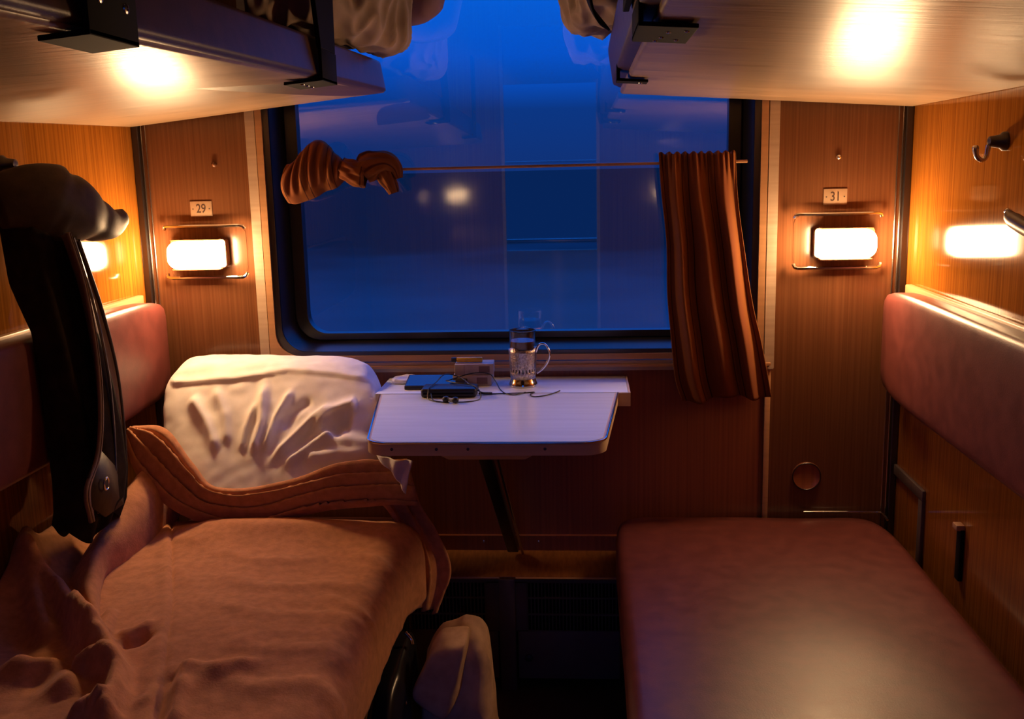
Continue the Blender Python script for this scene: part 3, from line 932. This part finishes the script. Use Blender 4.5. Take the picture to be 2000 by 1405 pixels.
# rolled ridges at the foot
for pl, A, w, w2 in (
    ([(-0.899, -0.710, 0.550), (-0.849, -0.728, 0.550), (-0.800, -0.760, 0.550), (-0.724, -0.853, 0.550), (-0.652, -0.950, 0.550), (-0.583, -1.045, 0.550)], .048, .017, .014),
    ([(-0.931, -0.620, 0.550), (-0.864, -0.733, 0.550), (-0.793, -0.834, 0.550), (-0.730, -0.908, 0.550)], .036, .016, .020),
    ([(-0.625, -1.056, 0.550), (-0.609, -1.036, 0.550), (-0.582, -1.045, 0.550), (-0.548, -1.079, 0.550)], .034, .013, .013),
    ([(-0.642, -0.941, 0.550), (-0.594, -0.998, 0.550), (-0.548, -1.060, 0.550), (-0.520, -1.129, 0.550), (-0.507, -1.185, 0.550), (-0.488, -1.211, 0.550)], .036, .014, .016),
    ([(-0.555, -1.193, 0.550), (-0.540, -1.168, 0.550), (-0.514, -1.179, 0.550)], .028, .013, .015),
    ([(-0.743, -0.800, 0.550), (-0.682, -0.903, 0.550), (-0.634, -0.955, 0.550), (-0.633, -0.931, 0.550)], .030, .016, .016),
    ([(-0.676, -0.810, 0.550), (-0.651, -0.883, 0.550), (-0.629, -0.940, 0.550)], .016, .009, .012),
    ([(-0.760, -1.016, 0.540), (-0.698, -1.038, 0.540), (-0.669, -1.031, 0.540), (-0.621, -1.078, 0.540), (-0.586, -1.135, 0.540)], .026, .016, .030),
    ([(-0.596, -0.956, 0.540), (-0.574, -0.945, 0.540), (-0.565, -0.911, 0.540)], -.016, .014, .020),
    ([(-0.615, -0.923, 0.540), (-0.589, -0.911, 0.540), (-0.569, -0.879, 0.540)], .010, .012, .016),
    ([(-0.464, -1.039, 0.540), (-0.455, -1.101, 0.540), (-0.427, -1.186, 0.540)], -.014, .012, .012),
    ([(-0.455, -1.022, 0.540), (-0.439, -1.101, 0.540), (-0.410, -1.192, 0.540)], .014, .014, .014),
    ([(-0.467, -1.023, 0.540), (-0.396, -1.037, 0.540), (-0.335, -1.002, 0.540)], .008, .014, .020)):
    H += ridge(GX, GY, pl, A, w, w2, True)
H -= .030 * np.exp(-((GX + .80) / .075) ** 2 - ((GY + .88) / .075) ** 2)
H -= .022 * np.exp(-((GX + .655) / .035) ** 2 - ((GY + 1.06) / .035) ** 2)
# the long seam
seam = [(-.765, -.345), (-.70, -.50), (-.63, -.67), (-.575, -.80), (-.53, -.93), (-.47, -1.10), (-.43, -1.25), (-.40, -1.5)]
H += R_(seam, .006, .004, .022, False)
H -= ridge(GX, GY, [(x + .006, y) for x, y in seam], .006, .004, .004, False)
# wrinkles that run across the bed
for (pl, A, w) in (([(-.66, -.42), (-.52, -.47), (-.40, -.45), (-.30, -.46)], .007, .016), ([(-.60, -.55), (-.48, -.60), (-.36, -.58)], .007, .014),
                   ([(-.56, -.66), (-.44, -.72), (-.30, -.69), (-.25, -.70)], .009, .018), ([(-.50, -.80), (-.40, -.84), (-.27, -.82), (-.22, -.84)], .009, .018),
                   ([(-.43, -.92), (-.36, -.97), (-.26, -.95), (-.21, -.98)], .012, .020), ([(-.44, -1.03), (-.34, -1.08), (-.25, -1.06), (-.2, -1.08)], .012, .020),
                   ([(-.30, -.54), (-.25, -.57), (-.21, -.60)], .009, .014), ([(-.31, -.74), (-.25, -.78), (-.21, -.80)], .009, .012),
                   ([(-.66, -.62), (-.60, -.66), (-.57, -.72)], .006, .012), ([(-.70, -.48), (-.62, -.52)], .006, .012),
                   ([(-.445, -1.12), (-.40, -1.04), (-.36, -1.0)], .014, .018), ([(-.48, -1.16), (-.46, -1.08), (-.43, -1.02)], .010, .012)):
    H += R_(pl, A * .55, w * 1.15)
H += .075 * np.exp(-((GX + .905) / .055) ** 2) * np.clip((GY + .85) / .15, 0, 1)
# crown of the bed and the end by the pillow
H += .018 * np.exp(-((GX + .50) / .26) ** 2)
endk = np.clip((GY + .42) / .105, 0, 1)
H += .026 * np.exp(-((GY + .44) / .07) ** 2) * np.clip((GX + .74) / .1, 0, 1)
for j in range(NV + 1):
    for i in range(NU + 1):
        x, y = GX[j, i], GY[j, i]
        H[j, i] += .007 * nz(x * 4, y * 5, .3) + .003 * nz(x * 8, y * 15, 1.7) + .0009 * nz(x * 30, y * 44, 5)
nrm_z = np.where(s_ < flat_len, 1.0, np.where(s_ < flat_len + arc_len, np.cos(np.clip((s_ - flat_len) / RR, 0, math.pi / 2)), 0.0))
nrm_x = np.sqrt(1 - nrm_z ** 2)
hem_wave = np.array([.012 * nz(y * 6, .4) + .006 * nz(y * 17, 2.2) for y in (Ya + (Yb - Ya) * Vs)])
PX = GX + H * nrm_x
PZ = GZ + H * nrm_z - endk ** 2 * .012 * nrm_z
PZ += (hem_wave[:, None]) * np.clip((s_ - flat_len - arc_len * .5) / side_len, 0, 1)[None, :]
V = np.stack([PX, GY, PZ], -1).reshape(-1, 3)
W_ = NU + 1
F = [[j * W_ + i, j * W_ + i + 1, (j + 1) * W_ + i + 1, (j + 1) * W_ + i] for j in range(NV) for i in range(NU)]
obj('blanket_sheet', V, F, M_BLANKET, bk, smooth=180, solid=.006)

# raised fold beside the coat
fl_low = spline([(-0.760, -0.291, 0.525), (-0.753, -0.454, 0.525), (-0.757, -0.569, 0.525), (-0.761, -0.660, 0.525), (-0.710, -0.787, 0.525), (-0.642, -0.908, 0.525)], 61)
fl_up = spline([(-0.800, -0.358, 0.649), (-0.800, -0.439, 0.628), (-0.800, -0.565, 0.587), (-0.795, -0.675, 0.549), (-0.785, -0.725, 0.517), (-0.745, -0.769, 0.482)], 61)
def flap_pt(u, v):
    i = int(round(u * 60))
    L_, U_ = fl_low[i], fl_up[i]
    K_ = U_ + np.array([-.075, .03, -.14])
    if v < .62:
        t = v / .62
        p = L_ * (1 - t) + U_ * t + np.array([.012, -.02, .022]) * math.sin(math.pi * t)
        p = p + np.array([0, 0, -.014]) * math.exp(-((t - .06) / .08) ** 2)
    else:
        t = (v - .62) / .38
        p = U_ * (1 - t) + K_ * t + np.array([-.012, 0, .012]) * math.sin(math.pi * t)
    return p + np.array([0, 0, .005 * nz(p[0] * 14, p[1] * 14, 2.0)])
V, F, U = grid(flap_pt, 60, 40)
obj('raised_fold', V, F, M_BLANKET, bk, smooth=180, solid=.006)

# folded edge tucked round the foot of the pillow
A_ = [(-0.850, -0.290, 0.723), (-0.763, -0.320, 0.723), (-0.698, -0.350, 0.658), (-0.635, -0.375, 0.607), (-0.495, -0.385, 0.622), (-0.341, -0.385, 0.668), (-0.218, -0.360, 0.671)]
B_ = [(-0.866, -0.300, 0.709), (-0.820, -0.360, 0.638), (-0.727, -0.385, 0.558), (-0.573, -0.392, 0.519), (-0.433, -0.400, 0.560), (-0.281, -0.400, 0.581), (-0.196, -0.380, 0.574)]
SA, SB = spline(A_, 91), spline(B_, 91)
def fold_pt(u, v):
    i = int(round(u * 90))
    a, b = SA[i], SB[i]
    p = a * (1 - v) + b * v
    ph_ = v * 3.3 + .35 * math.sin(u * 3.2 + .4) + .10 * nz(u * 9, v * 2)
    lob = (1 - (ph_ % 1.0)) ** .6 * (.8 + .35 * math.sin(u * 6 + v * 3))
    env = min(1, 8 * v * (1 - v) + .1)
    out = np.array([.25, -.75, .45]) * (.026 * lob * env + .010 * math.sin(math.pi * v)) * (.55 + .45 * math.sin(math.pi * min(u * 1.1, 1)))
    q = p + out
    return q + np.array([0, 0, .004 * nz(q[0] * 12, q[1] * 12, v * 3)])
V, F, U = grid(fold_pt, 90, 84)
obj('folded_edge', V, F, M_BLANKET, bk, smooth=180, solid=.007)

# corner hanging down beside the table leg
A_ = spline([(-0.319, -0.400, 0.604), (-0.274, -0.380, 0.574), (-0.248, -0.360, 0.503), (-0.234, -0.360, 0.420), (-0.209, -0.380, 0.345)], 41)
B_ = spline([(-0.223, -0.340, 0.631), (-0.211, -0.300, 0.547), (-0.176, -0.280, 0.474), (-0.143, -0.300, 0.396), (-0.173, -0.340, 0.313)], 41)
def hang_pt(u, v):
    i = int(round(v * 40))
    p = A_[i] * (1 - u) + B_[i] * u
    return p + np.array([.010 * math.sin(u * 14 + v * 2), -.022 * abs(math.sin(u * 7.5 + .4)) * (.3 + v * .7), 0])
V, F, U = grid(hang_pt, 44, 40)
obj('hanging_corner', V, F, M_BLANKET, bk, smooth=180, solid=.006)

# ================================================================== COAT ON THE WALL HOOK
ct = thing('hanging_coat', 'dark olive coat hanging from the hook above the blanket', 'coat', (-.83, -.65, .60))
lev = [  # z, x centre, y centre, half x, half y
    (1.275, -.870, -.615, .028, .05), (1.24, -.862, -.610, .040, .065), (1.18, -.855, -.605, .048, .070), (1.08, -.848, -.595, .053, .075),
    (.98, -.842, -.580, .058, .082), (.88, -.836, -.568, .064, .088), (.78, -.832, -.563, .068, .090), (.70, -.829, -.566, .070, .086),
    (.64, -.828, -.580, .068, .078), (.610, -.830, -.600, .062, .070)]
LV = np.array(lev)
def coat_pt(u, v):
    k = v * (len(lev) - 1); i = min(int(k), len(lev) - 2); f = k - i
    f = f * f * (3 - 2 * f) * .5 + f * .5
    z, cx, cy, hx, hy = LV[i] * (1 - f) + LV[i + 1] * f
    a = u * 2 * math.pi
    m = 1 + (.10 + .10 * v) * math.sin(a * 6 + v * 2.0) * .6 + .05 * math.sin(a * 11 + 1 - v * 3)
    c, s2 = math.cos(a), math.sin(a)
    c = math.copysign(abs(c) ** .75, c); s2 = math.copysign(abs(s2) ** .75, s2)
    x = max(cx + hx * c * m, -.852 - .053 * min(max((z - 1.0) / .16, 0), 1))
    y = cy + hy * s2 * (1 + .25 * (m - 1))
    z2 = z + (.02 * math.sin(a * 3 + 1) * v ** 4)
    return (x, y, z2)
V, F, U = grid(coat_pt, 96, 70, True)
nU = 96
F.append([k for k in range(nU)])
obj('coat_body', V, F, M_COAT, ct, smooth=180)
# shoulder / hood bunch
hp = spline([(-.878, -.69, 1.235), (-.855, -.665, 1.243), (-.828, -.625, 1.240), (-.800, -.565, 1.222), (-.790, -.49, 1.198), (-.784, -.44, 1.188), (-.780, -.398, 1.198)], 41)
hr = spline([(.045, 0, 0), (.072, 0, 0), (.070, 0, 0), (.066, 0, 0), (.066, 0, 0), (.049, 0, 0), (.018, 0, 0)], 41)[:, 0]
def hood_pt(u, v):
    i = int(round(v * 40)); a = u * 2 * math.pi
    t = hp[min(i + 1, 40)] - hp[max(i - 1, 0)]; t /= np.linalg.norm(t)
    sx = np.cross(t, (0, 0, 1)); sx /= np.linalg.norm(sx); upv = np.cross(sx, t)
    r = hr[i] * (1 + .03 * math.sin(a * 5 + v * 7) + .04 * nz(v * 6, math.cos(a) * 2, math.sin(a) * 2))
    crease = -.004 * math.exp(-((v - .62 - .06 * math.cos(a)) / .05) ** 2) - .005 * math.exp(-((v - .34 - .05 * math.sin(a)) / .03) ** 2)
    r = r + crease * min(1, hr[i] / .05)
    p = hp[i] + sx * r * .70 * math.cos(a) + upv * r * math.sin(a)
    p[0] = max(p[0], -.917)
    return p
V, F, U = grid(hood_pt, 48, 40, True)
F.append(list(range(48))); F.append([40 * 48 + k for k in range(48)])
tag(obj('hood', V, F, M_COAT_HOOD, ct, smooth=180), 'olive hood folded over the hook')
# open front edges with their lining
E1 = spline([(-0.765, -0.659, 1.183), (-0.757, -0.633, 1.082), (-0.752, -0.624, 0.955), (-0.748, -0.638, 0.849), (-0.748, -0.667, 0.768), (-0.748, -0.722, 0.715), (-0.752, -0.708, 0.651)], 61)
E2 = spline([(-0.785, -0.586, 1.164), (-0.785, -0.523, 1.029), (-0.782, -0.490, 0.899), (-0.780, -0.487, 0.781), (-0.778, -0.500, 0.697), (-0.776, -0.537, 0.628)], 61)
obj('front_edge', *tube(E1, .0042, 8), M_LINING, ct, smooth=60)
obj('front_edge', *tube(E2, .0050, 8), M_COAT_HOOD, ct, smooth=60)
def lin_pt(u, v):
    i = int(round(v * 60)); p = E1[i] * (1 - u) + E2[i] * u
    return p + np.array([-.014 * math.sin(math.pi * u) + .006 * math.sin(u * 12 + 1), 0, 0])
V, F, U = grid(lin_pt, 18, 60)
obj('lining', V, F, M_LINING, ct, smooth=180, solid=.002)
E3 = spline([(-0.772, -0.627, 1.172), (-0.766, -0.588, 1.048), (-0.762, -0.565, 0.914), (-0.760, -0.567, 0.801), (-0.758, -0.582, 0.706)], 41)
obj('zipper', *tube(E3, .0028, 6), M_STEEL_DK, ct, smooth=60)
pk = [(-0.752, -0.648, 0.772), (-0.762, -0.561, 0.705), (-0.766, -0.549, 0.632), (-0.752, -0.654, 0.642), (-0.748, -0.713, 0.683), (-0.748, -0.709, 0.741)]
cpk = np.mean(np.array(pk), 0)
pv = [tuple(cpk + np.array([.012, 0, 0]))] + pk
obj('pocket_flap', pv, [[0, k + 1, (k + 1) % 6 + 1] for k in range(6)], M_COAT_HOOD, ct, smooth=180, solid=.004)
ey = np.array((-0.735, -0.669, 0.713))
ang = np.linspace(0, 2 * math.pi, 25)
obj('eyelet', *tube([ey + np.array([.001 * math.cos(a), .0085 * math.sin(a), .0115 * math.cos(a)]) for a in ang], .0022, 6, False), M_STEEL, ct, smooth=60)

# ================================================================== HOOKS AND WALL FITTINGS
def coat_hook(s, y, z, label):
    t = thing('coat_hook', label, 'coat hook', (s * .92, y, z), group='coat hooks on the side walls')
    obj('mount', *lathe([(.017, 0), (.017, -s * .006), (.012, -s * .012), (.009, -s * .03), (.004, -s * .032)], (s * .92, y, z + .008), 18, 'X'), M_STEEL_DK, t, smooth=40)
    obj('prong', *tube(spline([(s * .89, y, z + .002), (s * .887, y, z - .018), (s * .879, y, z - .024), (s * .870, y, z - .016), (s * .867, y, z + .002)], 20), [.0045] * 15 + [.005, .0055, .006, .006, .004], 10), M_STEEL, t, smooth=60)
    return t
coat_hook(1, -.535, 1.299, 'small steel coat hook on the wall above the bare berth')
coat_hook(-1, -.585, 1.300, 'steel coat hook holding up the olive coat')

lv = thing('grab_bar', 'dark rounded handle jutting from the wall near the coat hook', 'grab bar', (.9, -.66, 1.16))
obj('grip', *tube(spline([(0.872, -0.684, 1.190), (.871, -.700, 1.180), (.870, -.75, 1.170), (.870, -.82, 1.158)], 20), [.004, .008, .010, .011, .012, .013] + [.013] * 14, 12), M_STEEL_DK, lv, smooth=60)
obj('tip', *lathe([(.003, -.004), (.0055, -.002), (.006, .002), (.004, .005)], (0.872, -0.684, 1.190), 12, 'Y'), M_CHROME, lv, smooth=60)
box('mount', (.868, -.84, 1.148), (.92, -.80, 1.168), M_STEEL_DK, lv, bevel=.003)

cap = thing('access_cover', 'round dark cover plate low on the wall beside the bare berth', 'cover', (.707, 0, .48))
obj('disc', *lathe([(.036, 0), (.036, -.003), (.033, -.005), (.030, -.003), (.004, -.003)], (.707, 0, .518), 32, 'Y'), M_WOOD_DK, cap, smooth=35)
obj('ring', *lathe([(.0355, -.004), (.0345, -.0055), (.033, -.0055), (.032, -.004)], (.707, 0, .518), 32, 'Y', True), M_STEEL_DK, cap, smooth=35)
for sx, zz, nm in ((.757, 1.288, '31'), (-.725, 1.305, '29')):
    k_ = obj('wall_stud', *lathe([(.007, 0), (.006, -.005), (.003, -.007), (.001, -.008)], (sx, 0, zz), 16, 'Y'), M_CHROME if nm == '31' else M_WOOD_B, smooth=50)
    tag(k_, 'small dull stud on the panel above the pillow lamp' if nm == '29' else 'small shiny stud on the panel beside the hanging curtain', 'stud')

fr = thing('wall_bracket_frame', 'grey metal corner frame low on the wall behind the bare berth', 'bracket', (.9, -.11, .36))
box('bar', (.912, -.225, .528), (.92, -.002, .552), M_HEATER, fr, bevel=.001)
box('bar', (.912, -.225, .36), (.92, -.200, .5275), M_HEATER, fr, bevel=.001)
lt = thing('wall_latch', 'slim dark latch on the wall beside the bare berth', 'latch', (.9, -.45, .44))
box('strip', (.911, -.463, .440), (.92, -.440, .548), M_BLACKPLATE, lt, bevel=.002)
box('catch', (.903, -.461, .546), (.92, -.436, .558), M_ALU2, lt, bevel=.002)

# ================================================================== THINGS ON THE TABLE
gx, gy = .020, -.105
tg = thing('tea_glass', 'glass of tea in an ornate metal holder with handle', 'tea glass', (gx, gy, tz))
C_ = (gx, gy, tz)
obj('tumbler', *lathe([(.004, .022), (.027, .022), (.0285, .03), (.0315, .132), (.0300, .1325), (.0295, .130), (.0270, .034), (.020, .030), (.003, .030)], C_, 40), M_GLASS, tg, smooth=50)
obj('tea', *lathe([(.002, .0305), (.019, .0305), (.0268, .0345), (.0288, .107), (.002, .107)], C_, 40), M_TEA, tg, smooth=50)
# holder: pierced band on a flared foot
hz = [.018, .028, .034, .042, .060, .080, .088]
hrad = [.0285, .0300, .0303, .0306, .0312, .0320, .0325]
HV, HF = [], []
SEG = 72
for z_, r_ in zip(hz, hrad):
    for k in range(SEG):
        a = 2 * math.pi * k / SEG
        dz = .006 * max(0, math.cos(3 * a + .6)) if z_ > .08 else 0
        HV.append((gx + r_ * math.cos(a), gy + r_ * math.sin(a), tz + z_ + dz))
for i in range(len(hz) - 1):
    for k in range(SEG):
        if i == 2 and k % 3 == 0: continue
        k2 = (k + 1) % SEG
        HF.append([i * SEG + k, i * SEG + k2, (i + 1) * SEG + k2, (i + 1) * SEG + k])
M_FILI = noisy('filigree_metal', (.38, .30, .26), (.70, .62, .56), scale=(220, 220, 220), rough=.3, metal=1.0, bump=.8, bscale=(260, 260, 260), bdist=.002)
ho = obj('holder', HV, HF, M_FILI, tg, smooth=50, solid=.0015)
obj('foot', *lathe([(.002, .001), (.034, .001), (.0345, .004), (.031, .010), (.0285, .018), (.026, .019), (.002, .019)], C_, 40), M_CHROME, ho, smooth=40)
hd = spline([(gx + .031, gy - .004, tz + .080), (gx + .040, gy - .006, tz + .098), (gx + .054, gy - .008, tz + .098), (gx + .064, gy - .009, tz + .078), (gx + .058, gy - .008, tz + .056), (gx + .046, gy - .006, tz + .040), (gx + .033, gy - .004, tz + .030)], 30)
obj('handle', *tube(hd, .0028, 8), M_CHROME, tg, smooth=60)

def pack(lo, hi, label, rz):
    t = thing('cigarette_pack', label, 'cigarette pack', ((lo[0] + hi[0]) / 2, (lo[1] + hi[1]) / 2, lo[2]), group='cigarette packs on the table')
    box('box', lo, hi, M_PACK, t, bevel=.0012)
    w = hi[0] - lo[0]
    box('print', (lo[0] + w * .62, lo[1] - .0004, lo[2] + .005), (lo[0] + w * .90, lo[1] + .0004, hi[2] - .005), M_PACK2, t)
    box('lid_line', (lo[0] + w * .24, lo[1] - .0003, lo[2] + .001), (lo[0] + w * .25, hi[1] + .0003, hi[2] - .001), M_PACK2, t)
    t.rotation_euler.z = rz
pack((-.146, -.110, tz), (-.054, -.055, tz + .0255), 'pale cigarette pack lying on the table under another pack', -.03)
pack((-.143, -.106, tz + .026), (-.051, -.051, tz + .0515), 'pale cigarette pack stacked on another, with lighter on top', .05)
lg = thing('lighter', 'yellow lighter lying on the upper cigarette pack', 'lighter', (-.105, -.085, tz + .0525))
V, F = lathe([(.0015, -.034), (.0062, -.033), (.0066, -.030), (.0066, .026), (.0055, .028), (.0015, .028)], (-.105, -.088, tz + .0590), 16, 'X')
obj('body', V, F, M_YELLOW, lg, smooth=40)
V, F = lathe([(.002, -.047), (.0055, -.046), (.0060, -.040), (.0060, -.0345), (.002, -.0342)], (-.105, -.088, tz + .0590), 14, 'X')
obj('head', V, F, M_STEEL_DK, lg, smooth=40)

ph = thing('mobile_phone', 'flat black phone reflecting blue light, lying at the table seam', 'phone', (-.185, -.120, tz))
def tilt(c, y0, k): return [(p[0], p[1], p[2] + (p[1] - y0) * k) for p in c]
obj('phone_body', *hexa(tilt(boxc((-.256, -.152, tz + .0005), (-.112, -.084, tz + .0095)), -.152, .20), .002, 3), M_DEVICE, ph, smooth=35)
obj('screen', *hexa(tilt(boxc((-.252, -.149, tz + .0093), (-.116, -.087, tz + .0100)), -.152, .20)), M_PHONE, ph)
for x_ in (-.235, -.135):
    obj('stand_foot', *lathe([(.003, 0), (.003, .0125)], (x_, -.088, tz), 10), M_DEVICE, ph)
dv = thing('media_player', 'thick black device wrapped in earphone cable', 'device', (-.140, -.205, tz))
V, F = hexa(boxc((-.204, -.236, tz), (-.078, -.176, tz + .021)), .006, 3)
obj('case', V, F, M_DEVICE, dv, smooth=35)
box('side_band', (-.198, -.2365, tz + .008), (-.084, -.1755, tz + .012), M_BLACKPLATE, dv)

ep = thing('earphones', 'tangled black earphones on the table', 'earphones', (-.10, -.24, tz))
cz_ = tz + .0016
T = lambda x, y, h=0.0: (x, y, cz_ + h)
paths = [
    [T(-.135, -.285), T(-.165, -.275), T(-.185, -.25), T(-.186, -.240, .012), T(-.184, -.225, .0215), T(-.176, -.18, .023), T(-.162, -.15, .034), T(-.140, -.135, .030), T(-.115, -.150, .022), T(-.100, -.19, .0215), T(-.072, -.215, .008), T(-.045, -.205)],
    [T(-.120, -.285), T(-.09, -.280), T(-.068, -.255), T(-.070, -.236, .014), T(-.09, -.21, .022), T(-.13, -.19, .023), T(-.155, -.16, .022), T(-.150, -.13, .018), T(-.10, -.115, .030), T(-.06, -.113, .028), T(-.045, -.125, .014), T(-.03, -.16), T(-.012, -.205), T(.008, -.215), T(.030, -.19)],
    [T(-.045, -.205), T(-.01, -.20), T(.03, -.195), T(.05, -.190), T(.042, -.215), T(.052, -.235), T(.075, -.225), T(.098, -.195), T(.108, -.175)],
    [T(-.180, -.24, .010), T(-.172, -.262), T(-.150, -.282), T(-.132, -.29)]]
for p_ in paths:
    obj('cable', *tube(spline(p_, 90), .0013, 6), M_CABLE, ep, smooth=60)
for (x_, y_, m_) in ((-.140, -.282, M_CABLE), (-.118, -.290, M_CABLE)):
    obj('earbud', *lathe([(.002, -.008), (.006, -.006), (.0075, 0), (.006, .005), (.002, .007)], (x_, y_, tz + .0076), 14, 'X'), m_, ep, smooth=60)
obj('splitter', *tube([(-.136, -.268, tz + .004), (-.124, -.276, tz + .004)], .0038, 10), M_BUDWHITE, ep, smooth=50)
obj('plug', *tube([(-.075, -.208, tz + .004), (-.045, -.205, tz + .003)], .0028, 10), M_CABLE, ep, smooth=50)

def wr_disp(P, Q, N):
    return np.array([.006 * (1 - 2 * abs(nz(p[0] * 34, p[1] * 34, p[2] * 34))) for p in P])
V, F = softbox(boxc((-.300, -.085, tz + .002), (-.245, -.030, tz + .010)), 3, (24, 24, 8), wr_disp)
V[:, 2] = np.maximum(V[:, 2], tz + .0005)
tag(obj('paper_wrapper', V, F, M_TISSUE, smooth=40), 'crumpled pale wrapper beside the pillow on the table', 'wrapper')

# ================================================================== BAGS BETWEEN THE BERTHS
c8 = [(-.165, -.66, .002), (-.010, -.66, .002), (.000, -.46, .002), (-.155, -.46, .002),
      (-.165, -.61, .335), (-.040, -.61, .385), (-.035, -.50, .400), (-.15, -.50, .370)]
V, F = softbox(c8, 5, (30, 30, 40), crumple(.016, 7, 18, 2.2))
bg = thing('canvas_bag', 'slouched beige canvas bag on the floor under the table', 'bag', (-.09, -.56, 0))
V[:, 2] = np.maximum(V[:, 2], .001)
obj('bag_body', V, F, M_BAG, bg, smooth=180)
c8 = [(-.180, -.675, .28), (-.110, -.680, .225), (-.085, -.60, .25), (-.16, -.60, .30),
      (-.135, -.66, .375), (-.060, -.66, .385), (-.055, -.585, .405), (-.12, -.585, .395)]
V, F = softbox(c8, 6, (16, 12, 16), crumple(.006, 10, 24, 7))
obj('bag_flap', V, F, M_BAG, bg, smooth=180)
c8 = [(-.270, -.85, .002), (-.170, -.85, .002), (-.168, -.48, .002), (-.265, -.48, .002),
      (-.235, -.80, .33), (-.185, -.80, .335), (-.175, -.50, .38), (-.230, -.50, .38)]
V, F = softbox(c8, 5, (24, 30, 30), crumple(.010, 6, 14, 4.7))
V[:, 2] = np.maximum(V[:, 2], .001)
db = thing('nylon_bag', 'black glossy bag beside the beige canvas bag', 'bag', (-.23, -.66, 0))
obj('bag_body', V, F, M_BAG_DK, db, smooth=180)
obj('glint_piece', *tube(spline([(-.192, -.60, .385), (-.182, -.60, .372), (-.178, -.605, .362)], 10), .004, 8), M_CHROME, db, smooth=60)  # chrome bits added to stand in for small glints on the dark bag
obj('glint_piece', *lathe([(.001, 0), (.005, .001), (.004, .004), (.001, .005)], (-.180, -.70, .29), 10, 'X'), M_CHROME, db, smooth=60)
